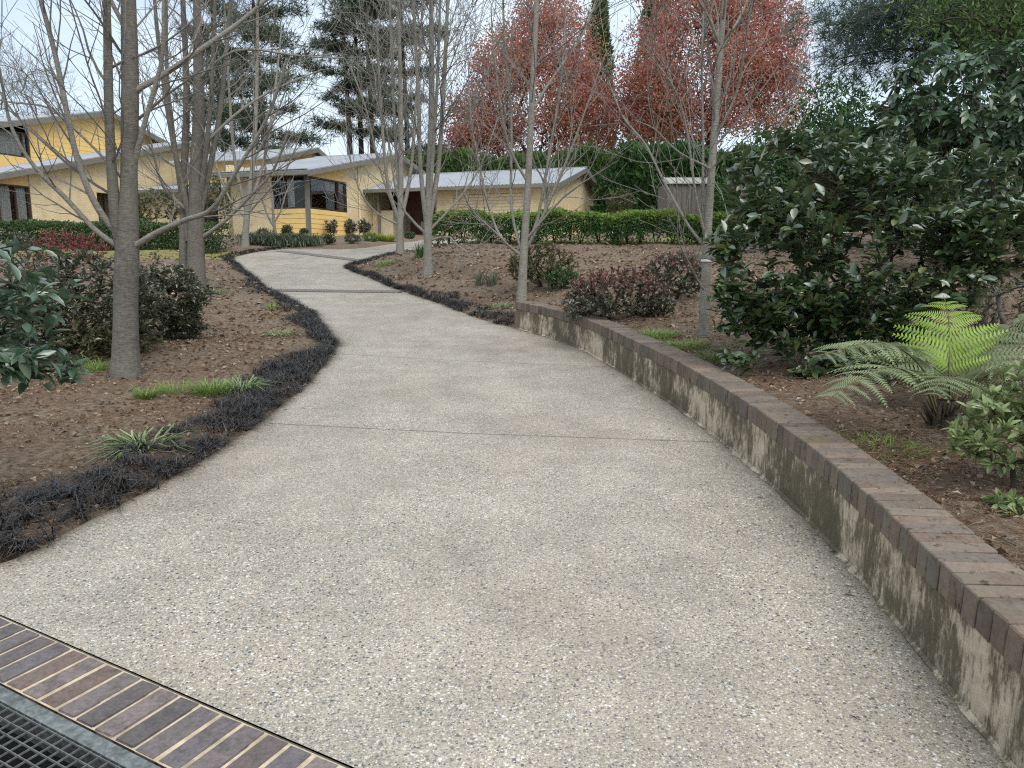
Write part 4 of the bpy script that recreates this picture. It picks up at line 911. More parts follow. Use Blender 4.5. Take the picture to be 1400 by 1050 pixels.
bare_tree('bare tree with upright stems on the right bed, nearer of the pair', (585, 374),
  [(W([(585, 375), (585, 310), (587, 240), (590, 150), (590, 40), (588, -60), (586, -200)], 15, 4), 0.), (W([(587, 302), (600, 220), (607, 110), (612, 0), (615, -130)], 9, 4), .6), (W([(583, 306), (575, 230), (572, 130), (566, 20), (560, -110)], 8, 4), -.6), (W([(587, 280), (594, 180), (600, 60), (602, -60)], 7, 3), -.9)],
  [(W([(584, 322), (555, 290), (540, 250), (530, 190), (515, 120)], 5, 2), -.7), (W([(588, 314), (625, 275), (655, 230), (682, 160)], 4.5, 2), .6), (W([(590, 328), (615, 325), (640, 345), (665, 330)], 4, 1.5), -.8)], sprout=.24, sl=1.9, rmin=.0045, sp=.28, bark='bark2')
bare_tree('pale slender bare tree just behind the far end of the brick wall', (714, 412),
  [(W([(713, 414), (716, 350), (722, 250), (728, 120), (734, 0), (738, -120), (742, -300)], 15.5, 4), 0.)],
  [(W([(716, 348), (690, 330), (670, 290), (655, 230), (645, 160), (640, 80)], 5, 2), .7), (W([(718, 342), (745, 290), (775, 220), (800, 150), (830, 70)], 6, 2), -.6), (W([(718, 340), (735, 300), (750, 220), (765, 120), (775, 10)], 6, 3), .5), (W([(712, 348), (680, 322), (650, 292), (632, 262)], 4.5, 2), -.8),
   (W([(722, 250), (697, 200), (680, 120), (672, 10)], 5, 2), -.5), (W([(728, 150), (760, 100), (800, 40), (825, -30)], 5, 2), .9), (W([(717, 330), (770, 270), (820, 235), (845, 220)], 4, 1.5), -1.), (W([(714, 345), (700, 280), (698, 160), (690, 40), (688, -60)], 5, 3), .9)], bark='bark2', sprout=.24, sl=1.6, rmin=.0034, sp=.24)
t7 = bare_tree('tall pale bare tree beside the big camellia, right of the reddish shrub', (963, 461),
  [(W([(962, 463), (964, 400), (967, 330), (974, 220), (982, 110), (990, 0), (996, -120), (1002, -300)], 17, 5), 0.)],
  [(W([(966, 342), (940, 310), (915, 260), (885, 200), (850, 160), (830, 105)], 5.5, 2), .6), (W([(966, 338), (955, 280), (940, 190), (920, 120), (880, 60)], 5, 2), -.5), (W([(968, 332), (1000, 290), (1030, 235), (1060, 180), (1100, 125)], 5, 2), .5),
   (W([(975, 235), (940, 215), (900, 182), (868, 165)], 4.5, 1.5), -.5), (W([(985, 70), (1010, 25), (1035, -25)], 5, 2.5), .4), (W([(968, 348), (961, 250), (960, 140), (962, 10)], 5, 3), .5), (W([(978, 190), (1005, 130), (1020, 60), (1030, -20)], 5, 2), -.4), (W([(968, 400), (945, 370), (930, 330), (925, 300)], 3.5, 1.5), -.4), (W([(986, 60), (960, 10), (940, -40)], 5, 2), -.5)], bark='bark2', sprout=.22, sl=1.4, rmin=.0028, sp=.22)
def tie():
    b = ORG[t7.name]; q = site(965.5, 356, b[1]); P = [q + np.array((0, 0, -.011)), q + np.array((0, 0, .011))]; MB().tube(P, 16.4 * .82 * b[1] / FPX / 2 + .003, 14).build('trunk_tie', 'stake', t7, True, smooth=True)
tie()
bare_tree('little white-barked bare tree against the brick wall left of the corner window', (378, 331),
  [(W([(378, 332), (374, 300), (372, 265), (365, 235), (360, 215)], 5.5, 2), 0.), (W([(376, 312), (366, 295), (358, 270), (352, 250)], 4, 1.5), -.3)], [(W([(375, 305), (385, 285), (392, 262), (400, 245)], 3, 1.5), .2)], bark='bark2', limb_bark='bark2', sprout=.3, sl=.9, level=1, rmin=.005, group=None)
# ------------------------------------------------------------------ far bare tree, pines, cypress, autumn trees
def far_bare(label, x, y, h, spread):
    b = np.array((x, y, tz(x, y) - .2)); t = thing('bare_tree', label, 'tree', b)
    tips = np.vstack([shell(260, b + UPV * h * .68, (spread, spread, h * .34), .3)]); tr = [b, b + UPV * h * .2, b + UPV * h * .4]
    nodes, par, rad, td = colonize(b, tips, tr, .012, 2.3, .15, .05); m = MB(); wood(m, nodes, par, rad); m.build('trunk', 'bark1', t, True)
    tw = MB()
    for p, d in zip(tips, td):
        for _ in range(4): grow(tw, p, norm(d + rng.normal(size=3) * .6), random.uniform(.8, 1.8), .01, 1, dict(seg=.4, wob=.1, up=.05, rmin=.007, sp=.5))
    tw.build('twigs', 'twig', t, True, kind='stuff')
far_bare('hazy bare tree far behind the left end of the house', -33., 52., 12., 4.6)
def needle_tufts(P, axis_d, n, L, W):
    k = len(P); Pn = np.repeat(P, n, 0); A = np.repeat(axis_d, n, 0); D = norm(A * .7 + rand_dirs(k * n) * 1.0); return scatter((np.array([(-.5, 0, 0), (.5, 0, 0), (.25, 1, 0), (-.25, 1, 0)]), [np.array([(0, 1, 2, 3)])]), Pn, D, rand_dirs(k * n), L * (.7 + .6 * rng.random(k * n)), W)
def pine(label, x, y, h, r0, limbs, mat='pine', tuftL=.38, tuftW=.035, pad=(1.1, .32), ntuft=70, nn=9, lean=(0, 0), name='pine_tree'):
    """limbs: list of (height fraction, azimuth, length, rise)"""
    b = np.array((x, y, tz(x, y) - .2)); t = thing(name, label, 'tree', b); top = b + np.array((lean[0], lean[1], h)); hs = np.linspace(0, 1, 12)[:, None]; P = b + (top - b) * hs + np.column_stack([np.sin(hs[:, 0] * 5) * .12, np.cos(hs[:, 0] * 4) * .1, hs[:, 0] * 0])
    MB().tube(P, np.linspace(r0, r0 * .25, 12), 10).build('trunk', 'darkbark', t, True, smooth=True); C = []; A = []; lm = MB()
    for f, az, L, rise in limbs:
        q = b + (top - b) * f; d = np.array((math.cos(az), math.sin(az), 0)); pts = [q + d * L * s + UPV * (rise * L * s * s + .02 * L * math.sin(9 * s)) for s in np.linspace(0, 1, 6)]
        lm.tube(pts, np.linspace(.012 * L + .03, .015, 6), 5)
        for s in np.linspace(.42, 1.02, max(2, int(L / .75))):
            c = q + d * L * s + UPV * (rise * L * s * s); side = np.array((-d[1], d[0], 0)) * random.uniform(-.35, .35) * L * (1.1 - s * .4)
            lm.tube([c - d * .5, c + side], (.02, .01), 3); k = ntuft
            pp = c + side + rng.normal(size=(k, 3)) * np.array((pad[0] * .5, pad[0] * .5, pad[1] * .5)) * random.uniform(.7, 1.25); C.append(pp); A.append(norm((pp - c - side) * np.array((1, 1, .6)) + UPV * .35 + d * .3))
    lm.build('branches', 'darkbark', t, True, smooth=True, kind='stuff'); C = np.vstack(C); A = np.vstack(A); stuff_mesh('crown', needle_tufts(C, A, nn, tuftL, tuftW), mat, t); return t
def rl(n, f0, f1, L0, L1, rise=(-.05, .25), az=None):
    o = []
    for i in range(n):
        f = f0 + (f1 - f0) * (i + random.random() * .8) / n; o.append((f, (i * 2.4 + random.random()) if az is None else random.uniform(*az), (L0 + (L1 - L0) * (f - f0) / (f1 - f0)) * random.uniform(.6, 1.15), random.uniform(*rise)))
    return o
def gx(u, Y): return (u - 700) / FPX * Y
pine('broad dark pine behind the house roof, left of the tall pine trunks', gx(372, 50), 50., 16., .28, rl(22, .22, .98, 4.0, 1.6, (-.05, .15)), ntuft=62)
pine('tall straight pine behind the middle wing, leftmost of three close trunks', gx(484, 54), 54., 19., .26, rl(12, .35, .98, 2.6, 2.0, (.0, .3)), ntuft=56)
pine('tall straight pine behind the middle wing, centre of three close trunks', gx(499, 55), 55., 20., .24, rl(12, .4, .98, 2.6, 2.2, (.0, .3)), ntuft=56)
pine('tall straight pine behind the middle wing, rightmost of three close trunks', gx(514, 53.5), 53.5, 19.5, .24, rl(12, .35, .98, 2.6, 2.2, (.0, .3)), ntuft=56)
pine('tall pine behind the pair of bare trees on the right bed', gx(560, 56), 56., 19., .24, rl(13, .3, .98, 3., 2.2, (.0, .3)), ntuft=56)
pine('tall pine left of the broad dark pine, behind the double-trunked tree', gx(318, 56), 56., 18., .25, rl(13, .3, .98, 3.2, 1.8, (.0, .3)), ntuft=56)
def cypress(label, x, y, h, r, mat='conifer', n=9000, name='cypress_tree'):
    b = np.array((x, y, tz(x, y) - .2)); t = thing(name, label, 'tree', b); MB().tube([b, b + UPV * h * .95], (.2, .03), 8).build('trunk', 'darkbark', t, True); f = rng.random(n) ** .8; az = rng.random(n) * 6.283
    rr = r * (1 - f) ** .75 * (.75 + .25 * np.sin(az * 5 + f * 30)) * (.35 + .65 * rng.random(n) ** .4) + .05; P = b + np.column_stack([np.cos(az) * rr, np.sin(az) * rr, .4 + f * h]); D = norm(np.column_stack([np.cos(az), np.sin(az), np.full(n, .9)]) + rng.normal(size=(n, 3)) * .4)
    stuff_mesh('crown', scatter(TS, P, D, rand_dirs(n), .42, .14), mat, t)
cypress('narrow green conifer with a pointed tip between the two red autumn trees', gx(812, 66), 66., 20.3, 2.6, 'conifer2')
cypress('dark conifer peeking over the left shoulder of the right autumn tree', gx(885, 68), 68., 23., 3.6)
def autumn(label, x, y, h, ells, mats, leaf=.155, per=62, ntip=520):
    b = np.array((x, y, tz(x, y) - .2)); t = thing('autumn_tree', label, 'tree', b, group='red autumn trees behind the garage'); tips = np.vstack([shell(n, np.array(c), r, .3, -.9) for n, c, r in ells]); tr = [b, b + UPV * h * .15, b + UPV * h * .3, b + UPV * h * .5]
    nodes, par, rad, td = colonize(b, tips, tr, .012, 2.35, .2, .05, rmax=.28); m = MB(); wood(m, nodes, par, rad); m.build('trunk', 'darkbark', t, True)
    per_ = per; P = np.repeat(tips, per_, 0) + rng.normal(size=(len(tips) * per_, 3)) * np.array((.5, .5, .4)); n = len(P); D = norm(rand_dirs(n) - UPV * .4); L = leaf * (.7 + .6 * rng.random(n))
    sel = rng.random(n) < .6 + .25 * np.sin(P[:, 0] * .9 + P[:, 2] * .7); V = scatter(TS, P[sel], D[sel], rand_dirs(sel.sum()), L[sel], L[sel] * .9); stuff_mesh('crown', V, mats[0], t); stuff_mesh('crown_highlights' if False else 'mixed_crown', scatter(TS, P[~sel], D[~sel], rand_dirs((~sel).sum()), L[~sel], L[~sel] * .9), mats[1], t)
def el(u, v, Y, ru, rv, n, ry=None): c = site(u, v, Y); k = Y / FPX; return (n, c, (ru * k, (ry or ru) * k, rv * k))
autumn('rounded red autumn tree behind the garage roof, left of the pointed conifer', gx(728, 57), 57., 12., [el(725, 130, 57, 85, 95, 330), el(655, 175, 57, 45, 50, 110), el(760, 70, 57, 55, 60, 140), el(800, 165, 57, 42, 70, 110), el(745, 15, 57, 30, 40, 50), el(640, 190, 57, 28, 22, 40), el(690, 90, 57, 40, 45, 70)], ('redleaf', 'orangeleaf'))
autumn('taller red autumn tree behind the right bed, right of the pointed conifer', gx(960, 55), 55., 16., [el(960, 90, 55, 105, 95, 420), el(890, 140, 55, 50, 55, 120), el(1030, 60, 55, 65, 80, 200), el(970, -20, 55, 85, 60, 180), el(1060, 130, 55, 40, 55, 90), el(865, 165, 55, 28, 30, 40), el(940, 170, 55, 60, 28, 80)], ('redleaf', 'orangeleaf'))
# tall conifer hedge behind garage and shed
def spray_hedge(name, label, P0, P1, h0, h1, depth, n, mats, L=.34, W_=.13, zfrom=0.):
    P0 = np.array(P0, float); P1 = np.array(P1, float); d = norm(P1 - P0); nn = np.array((-d[1], d[0])); c = (P0 + P1) / 2; t = thing(name, label, 'hedge', (*c, tz(*c))); Ln = np.linalg.norm(P1 - P0)
    s = rng.random(n); face = rng.random(n); top = (h0 + (h1 - h0) * s + .16 * np.sin(s * Ln * 1.7) + .14 * np.sin(s * Ln * 4.1 + 1) + .2 * np.sin(s * Ln * .63)) * (.55 + .45 * ss(0, .12, s) * ss(0, .1, 1 - s))
    ist = face < .3; w = np.where(ist, rng.random(n), np.where(rng.random(n) < .75, .0, 1.)) ; z = np.where(ist, 1., zfrom + (1 - zfrom) * rng.random(n) ** .9)
    bul = .5 + .5 * np.sin(s * Ln * 2.3 + z * 5) * np.sin(s * Ln * .9 + 2)
    off = (w - .5) * depth + np.where(ist, 0, np.sign(w - .5)) * (.45 * bul * (1 - .4 * z) + rng.normal(size=n) * .12); xy = P0 + d * (s * Ln)[:, None] + nn * off[:, None]
    b = terrain(xy[:, 0], xy[:, 1]); P = np.column_stack([xy, b + z * top + rng.normal(size=n) * .1]); o = np.where(ist, 0, np.sign(w - .5))[:, None] * np.column_stack([np.tile(nn, (n, 1)), np.zeros(n)])
    D = norm(o * .6 + UPV * .9 + rng.normal(size=(n, 3)) * .45); N = norm(o + rng.normal(size=(n, 3)) * .5 + UPV * .3); sel = z + rng.normal(size=n) * .12 < .82
    Ls = L * (.6 + .8 * rng.random(n))
    for q, mt, nm in ((sel, mats[0], 'foliage'), (~sel, mats[1], 'top_foliage')): stuff_mesh(nm, scatter(TS, P[q], D[q], N[q], Ls[q], Ls[q] * W_ / L), mt, t)
    m = MB(); q0, q1 = P0, P1
    core = [P0 + nn * (depth / 2 - .3), P1 + nn * (depth / 2 - .3), P1 - nn * (depth / 2 - .3), P0 - nn * (depth / 2 - .3)]
    for i in range(int(Ln / 1.4) + 1):
        a = P0 + d * min(Ln, i * 1.4); zb = tz(*a); m.tube([(a[0], a[1], zb - .2), (a[0] + .1, a[1], zb + h0 * .85)], (.09, .02), 5)
        for _ in range(14):
            zz = zb + random.uniform(.2, .9) * h0; e = rng.normal(size=3) * .7; m.tube([(a[0], a[1], zz), (a[0] + e[0], a[1] + e[1], zz + abs(e[2]) * .6)], (.03, .01), 3)
    m.build('stems', 'darkbark', t, True, kind='stuff')
    return t
spray_hedge('conifer_hedge', 'tall dark conifer hedge behind the garage', (-7.5, 49.), (9.5, 46.5), 4.5, 4.3, 2.4, 34000, ('conifer2', 'conifer2'), .42, .17, .35)
spray_hedge('conifer_hedge', 'tall dark conifer hedge right of the garage behind the shed', (5.2, 42.), (17., 33.), 4.1, 3.4, 2.2, 30000, ('conifer', 'conifer'), .36, .15, .05)
def bushy(label, u, Y, ells, mat, L=.2, per=30, name='evergreen_tree', sd=.3):
    x = gx(u, Y); b = np.array((x, Y, tz(x, Y) - .1)); t = thing(name, label, 'tree', b); tips = np.vstack([shell(n, c, r, .35, -.95) for n, c, r in ells]); nodes, par, rad, td = colonize(b, tips, [b, b + UPV * .8, b + UPV * 1.6], .01, 2.35, .15, .06, rmax=.16); m = MB(); wood(m, nodes, par, rad); m.build('trunk', 'darkbark', t, True)
    P = np.repeat(tips, per, 0) + rng.normal(size=(len(tips) * per, 3)) * np.array((sd, sd, sd * .75)); n = len(P); D = norm(np.repeat(td, per, 0) * .6 + rand_dirs(n) + UPV * .2); Ls = L * (.6 + .8 * rng.random(n)); stuff_mesh('crown', scatter(TS, P, D, rand_dirs(n), Ls, Ls * .34), mat, t)
bushy('loose dark evergreen tree behind the camellia, left of the pine', 1090, 29., [el(1090, 240, 29, 75, 60, 180), el(1040, 265, 29, 60, 45, 90), el(1130, 200, 29, 45, 45, 80), el(1150, 255, 29, 60, 50, 90), el(1145, 150, 29, 50, 40, 50)], 'conifer')
bushy('loose dark evergreen tree behind the rhododendron, below the pine boughs', 1215, 22., [el(1210, 240, 22, 80, 50, 170), el(1170, 215, 22, 40, 35, 60), el(1260, 190, 22, 60, 50, 110)], 'conifer')
bushy('lighter green evergreen tree at the top right corner above the rhododendron', 1440, 15., [el(1400, 55, 15, 60, 40, 80), el(1330, 15, 15, 70, 30, 50), el(1440, 130, 15, 90, 100, 180), el(1400, 255, 15, 100, 60, 200), el(1310, 285, 15, 60, 35, 90)], 'conifer2', .14, 24, sd=.3)
pine('blue-green pine with drooping boughs at the top right', gx(1480, 19), 19., 10.5, .24, rl(16, .5, .95, 6.6, 3.6, (-.16, .03), (2.5, 3.9)) + rl(5, .6, .95, 3., 2., (-.1, .1), (-1., 2.)), 'bluepine', .26, .013, (1.25, .6), 85, 11)
# ------------------------------------------------------------------ hedges
def leaf_hedge(label, P0, P1, hgt, depth, n, mat, topmat, L, W_, legs=0., gaps=0., name='hedge'):
    P0 = np.array(P0, float); P1 = np.array(P1, float); d = norm(P1 - P0); nn = np.array((d[1], -d[0])); c = (P0 + P1) / 2; Ln = np.linalg.norm(P1 - P0); t = thing(name, label, 'hedge', (*c, tz(*c)))
    s = rng.random(n); f = rng.random(n); ist = f < .38
    w = np.where(ist, rng.random(n), np.where(rng.random(n) < .8, .0, 1.)); z = np.where(ist, 1., rng.random(n)); inner = rng.random(n) < .25; w = np.where(inner, rng.random(n), w)
    lump_ = .05 * np.sin(s * Ln * 2.1) + .035 * np.sin(s * Ln * 5.3 + 1) + rng.normal(size=n) * .03
    keep = np.ones(n, bool)
    if legs: keep = (z > legs + .12 * np.sin(s * Ln * 3.1) + .10 * np.sin(s * Ln * 7.7)) | (rng.random(n) < gaps)
    xy = P0 + d * (s * Ln)[:, None] + nn * ((.5 - w) * depth + lump_)[:, None]; b = terrain(xy[:, 0], xy[:, 1]); P = np.column_stack([xy, b + z * (hgt + lump_)])
    o = np.where(ist, 0, np.where(w < .5, 1., -1.))[:, None] * np.column_stack([np.tile(nn, (n, 1)), np.zeros(n)]); D = norm(o * .5 + UPV * .4 + rand_dirs(n) * .9); N = norm(o * .6 + UPV * .7 + rng.normal(size=(n, 3)) * .5); Ls = L * (.6 + .8 * rng.random(n))
    tp = keep & (z + rng.normal(size=n) * .08 > .84); lo = keep & ~tp
    stuff_mesh('foliage', scatter(TS, P[lo], D[lo], N[lo], Ls[lo], Ls[lo] * W_ / L), mat, t); stuff_mesh('new_growth', scatter(TS, P[tp], D[tp], N[tp], Ls[tp], Ls[tp] * W_ / L), topmat, t)
    m = MB()
    for i in range(int(Ln / .45) + 1):
        a = P0 + d * min(Ln, i * .45 + random.uniform(-.1, .1)); zb = tz(*a)
        for _ in range(3):
            e = rng.normal(size=2) * .18; m.tube([(a[0], a[1], zb - .05), (a[0] + e[0] * .5, a[1] + e[1] * .5, zb + hgt * .4), (a[0] + e[0], a[1] + e[1], zb + hgt * .85)], (.022, .015, .006), 4)
    m.build('stems', 'twigdark', t, True, kind='stuff'); return t
leaf_hedge('evergreen hedge with bright tops and leggy stems in front of the garage', (-2.35, 23.6), (8.2, 23.4), .86, 1.0, 40000, 'hedge', 'hedgetop', .085, .05, .30, .2)
leaf_hedge('low clipped dark hedge in front of the left house wing', (-25., 24.6), (-9.0, 24.2), .74, 1.1, 52000, 'boxhedge', 'boxhedge', .075, .045)
# ------------------------------------------------------------------ shrubs with large leaves
def ell(u, v, Y, ru, rv, n, ry=1., zm=-1.): c = site(u, v, Y); k = Y / FPX; return (n, c, (ru * k, max(ru, rv) * k * ry, rv * k), zm)
b = foot(1175, 498); Yc = b[1]
shrub('camellia_shrub', 'large glossy dark green camellia bush behind the brick wall', 'shrub', b,
  [ell(1180, 330, Yc, 165, 125, 421, .7), ell(1060, 350, Yc - .1, 85, 95, 176, .8), ell(1085, 425, Yc - .2, 68, 52, 115, .8), ell(1290, 270, Yc + .1, 130, 80, 224, .7), ell(1170, 215, Yc + .3, 90, 45, 88, .8), ell(1030, 250, Yc + .2, 35, 45, 50), ell(1360, 330, Yc - .2, 80, 60, 102, .7), ell(1180, 430, Yc - .1, 90, 60, 102, .7), ell(1010, 425, Yc - .2, 26, 30, 24), ell(990, 330, Yc - .2, 22, 18, 14), ell(1000, 395, Yc - .3, 20, 18, 14), ell(985, 490, Yc - .4, 32, 12, 18), ell(1100, 200, Yc + .2, 30, 22, 18), ell(1060, 175, Yc + .3, 20, 20, 10), ell(1250, 470, Yc - .3, 26, 18, 14), ell(1120, 500, Yc - .3, 40, 14, 22), ell(1300, 390, Yc - .4, 50, 22, 30)],
  'camellia', .086, .042, 10, flat=.55, big=True, rtip=.0032, spread=.95, lift=.0, nup=.9, nout=.75, along=2.4, rmax=.05, vary=.42, holes=8.)
b = foot(1335, 412)
shrub('rhododendron_shrub', 'tall rhododendron with large drooping oval leaves at the right above the camellia', 'shrub', b,
  [ell(1320, 130, b[1] - 1.0, 110, 70, 190, .8), ell(1250, 190, b[1] - 1.1, 65, 55, 90, .8), ell(1390, 170, b[1] - 1., 80, 90, 130, .8), ell(1340, 215, b[1] - 1., 90, 45, 80, .8), ell(1440, 120, b[1] - .8, 70, 110, 100, .8), ell(1225, 235, b[1] - 1.1, 35, 30, 30)],
  'rhodo', .15, .06, 8, tpl=TBN, big=True, wood_mat='bark1', rtip=.006, spread=.75, lift=-.75, nup=.5, along=.35, rmax=.07, holes=6.)
shrub('camellia_shrub', 'pale-sheened camellia branch leaning in from the left edge of the picture', 'shrub', (-2.98, 3.45, tz(-2.98, 3.45)),
  [(80, (-2.58, 3.3, 1.38), (.58, .5, .26), -1.), (70, (-2.48, 3.2, 1.12), (.52, .45, .22), -1.), (14, (-2.05, 3.2, 1.0), (.15, .2, .06), -1.), (60, (-3.1, 3.5, 1.3), (.5, .5, .55), -1.), (14, (-2.08, 3.25, 1.33), (.18, .2, .12), -1.)],
  'camellia_l', .088, .034, 8, big=True, rtip=.003, spread=.8, lift=-.12, along=1.6, rmax=.03, nup=1.0, nout=.5, flat=.6)
b = foot(1385, 672)
shrub('azalea_shrub', 'small pale green azalea by the brick wall at the right edge', 'shrub', b,
  [ell(1385, 585, b[1], 75, 60, 110, .8), ell(1420, 540, b[1] + .1, 60, 60, 70, .8), ell(1330, 600, b[1] - .05, 35, 22, 20), ell(1385, 700, b[1] - .2, 32, 22, 26), ell(1450, 640, b[1], 50, 70, 60)], 'azalea', .048, .019, 8, big=True, rtip=.0022, spread=.85, lift=.35, along=.5, rmax=.014, maxn=300)
# ------------------------------------------------------------------ smaller shrubs
def round_shrub(name, label, fpx, u, v, ru, rv, n, mat, L, W_, per=8, dy=0., Y=None, **k):
    b = foot(*fpx) if Y is None else np.array((gx(fpx[0], Y), Y, tz(gx(fpx[0], Y), Y))); return shrub(name, label, 'shrub', b, [ell(u, v, b[1] + dy, ru, rv, n, .9, -.75)] + k.pop('more', []), mat, L, W_, per, **k)
b1 = foot(120, 482)
round_shrub('azalea_shrub', 'wide dark olive shrub behind the nearest left tree trunk', (120, 482), 125, 412, 92, 68, 620, 'olive', .058, .026, 10, more=[ell(60, 430, b1[1], 70, 62, 300, .9, -.8), ell(95, 466, b1[1] - .2, 85, 28, 220, .9), ell(180, 440, b1[1] + .2, 50, 45, 200, .9)], mats2=('darkshrub', .85, .25), rtip=.0025, flat=.6, nup=1.1, nout=.4, holes=9.)
b2 = foot(232, 462)
round_shrub('azalea_shrub', 'dark glossy shrub between the two left tree trunks', (232, 462), 228, 408, 60, 46, 440, 'darkshrub', .06, .028, 10, more=[ell(255, 435, b2[1], 30, 32, 140, .9), ell(205, 440, b2[1], 45, 30, 140, .9), ell(220, 375, b2[1] + .2, 35, 25, 90, .9)], rtip=.0025, flat=.6, nup=1.1, nout=.4, holes=9.)
round_shrub('nandina_shrub', 'reddish purple shrub in front of the left clipped hedge', (95, 368), 90, 340, 55, 24, 260, 'nandina', .06, .022, 9, mats2=('nandina', 9, .1))
round_shrub('azalea_shrub', 'brownish shrub at the left edge behind the pale-sheened camellia', (25, 385), 20, 350, 40, 38, 220, 'darkshrub', .055, .024, 9)
bl = foot(850, 438)
round_shrub('loropetalum_shrub', 'reddish-topped dark shrub just behind the middle of the brick wall', (848, 436), 846, 402, 74, 38, 460, 'darkshrub', .05, .024, 9, mats2=('redshrub', float(site(850, 398, bl[1])[2]), .10), more=[ell(800, 415, bl[1], 35, 26, 90, .9), ell(895, 412, bl[1] + .2, 30, 28, 90, .9)])
round_shrub('azalea_shrub', 'rounded olive shrub behind the pale tree at the wall end', (740, 392), 742, 362, 50, 30, 380, 'olive', .055, .024, 9)
round_shrub('azalea_shrub', 'small dark green shrub beside the rounded olive shrub', (765, 396), 768, 380, 24, 17, 140, 'hedge', .05, .024, 9)
round_shrub('loropetalum_shrub', 'dark shrub with purplish tips left of the tall pale tree', (925, 408), 925, 374, 42, 32, 340, 'darkshrub', .052, .024, 9, mats2=('redshrub', float(site(925, 352, foot(925, 408)[1])[2]), .12))
round_shrub('twiggy_shrub', 'sparse olive twiggy shrub at the right edge behind the fern', (1375, 470), 1375, 415, 60, 55, 300, 'olive', .035, .015, 5, rtip=.004, wood_mat='bark1')
round_shrub('twiggy_shrub', 'green shrub low behind the fern beneath the camellia', (1245, 520), 1230, 500, 60, 24, 120, 'camellia', .06, .028, 7)
round_shrub('bushy_shrub', 'brown-leaved dry bush against the conifer hedge left of the shed', (850, 303), 848, 278, 20, 20, 180, 'olive', .12, .06, 7, Y=37.)
round_shrub('bushy_shrub', 'large olive bush against the left house wing behind the tree trunks', (215, 306), 212, 282, 34, 24, 320, 'olive', .11, .05, 8, Y=33.)
round_shrub('bushy_shrub', 'yellow-green bush beside the link wall behind the slim tree', (290, 308), 288, 272, 30, 34, 320, 'olive', .11, .05, 8, Y=33.)
# plants of the bed in front of the house
HB = [('box_ball', 'clipped round green ball at the edge of the house bed', (450, 334), 450, 328, 9, 7, 160, 'boxhedge', .05, .03), ('box_ball', 'clipped round green ball near the porch', (560, 326), 560, 322, 8, 6, 140, 'boxhedge', .05, .03),
 ('low_shrub', 'grey-green mounded shrub left of the white-barked tree', (362, 331), 362, 321, 14, 10, 170, 'greyplant', .06, .02), ('low_shrub', 'grey-green low shrub right of the green ball', (480, 333), 482, 326, 12, 7, 150, 'greyplant', .06, .018), ('low_shrub', 'green low shrub below the brick gable wall', (508, 330), 506, 324, 11, 7, 140, 'grass', .06, .02),
 ('leafy_shrub', 'open leafy shrub under the right pane of the corner window', (453, 322), 453, 309, 8, 9, 60, 'darkshrub', .13, .06), ('leafy_shrub', 'open leafy shrub below the brick gable wall, left one', (478, 322), 478, 309, 9, 9, 70, 'darkshrub', .13, .06), ('leafy_shrub', 'open leafy shrub below the brick gable wall, right one', (498, 323), 497, 310, 9, 11, 80, 'darkshrub', .13, .06),
 ('leafy_shrub', 'open leafy shrub under the left side of the corner window', (390, 326), 392, 316, 9, 8, 70, 'olive', .11, .05), ('leafy_shrub', 'small leafy shrub beside the corner post', (416, 325), 416, 318, 6, 6, 50, 'olive', .10, .05)]
for nm, lb, fp, u, v, ru, rv, n, mt, L, W_ in HB: round_shrub(nm, lb, fp, u, v, ru, rv, n, mt, L, W_, 7, rtip=.005)
def rosemary(label, pts, h, n):
    P = catmull(np.array([foot(u, v)[:2] for u, v in pts]), .1); i = rng.integers(0, len(P), n); xy = P[i] + rng.normal(size=(n, 2)) * .28; z = terrain(xy[:, 0], xy[:, 1]); c = P[len(P) // 2]; t = thing('groundcover_strip', label, 'shrub', (*c, tz(*c)))
    V = np.column_stack([xy, z + rng.random(n) * h * .6]); stuff_mesh('foliage', blades(V, rng.random(n) * 6.28, h * (.6 + .8 * rng.random(n)), np.full(n, .02), .2 + .5 * rng.random(n), .8), 'greyplant', t)
rosemary('low strip of grey-green foliage along the house bed', [(345, 333), (372, 335), (400, 335.5), (425, 336)], .32, 5000)
# ------------------------------------------------------------------ grass clumps and strappy plants
def clump(name, label, px, h, r, n, mat, w=.006, lean=(.1, .7), curl=.9, group=None, xy=None):
    b = foot(*px) if xy is None else np.array((*xy, tz(*xy))); t = thing(name, label, 'plant', b, group=group); a = rng.random(n) * 6.283; q = rng.random(n) ** .6 * r
    P = b + np.column_stack([np.cos(a) * q, np.sin(a) * q, np.zeros(n)]); P[:, 2] = terrain(P[:, 0], P[:, 1]) - .005
    V, F, T = blades(P, a + rng.normal(size=n) * .6, h * (.55 + .6 * rng.random(n)), w * (.7 + .6 * rng.random(n)), lean[0] + (lean[1] - lean[0]) * rng.random(n), curl)
    stuff_mesh('blades', (V, F, T), mat, t)
clump('grass_clump', 'bright green grass tuft just right of the nearest left trunk', (200, 546), .17, .07, 160, 'grass', .006)
clump('grass_clump', 'wispy green grass tuft between the bright tuft and the strappy plant', (236, 538), .16, .10, 90, 'grass', .005)
clump('grass_clump', 'loose green grass clump left of the variegated strappy plant', (288, 540), .22, .14, 230, 'grass', .006)
clump('strappy_plant', 'variegated strappy plant near the black grass border', (328, 536), .24, .12, 130, 'liriope', .014, (.2, .9), 1.2)
clump('strappy_plant', 'flattened green strappy plant nearest in the left bed', (196, 612), .24, .16, 80, 'liriope', .016, (.5, 1.2), 1.1)
clump('grass_clump', 'yellowish grass tuft left of the nearest tree trunk', (130, 508), .22, .10, 120, 'grass', .005)
clump('strappy_plant', 'small green strappy plant at the foot of the double-trunked tree', (292, 402), .3, .16, 60, 'liriope', .014, (.4, 1.), 1.1)
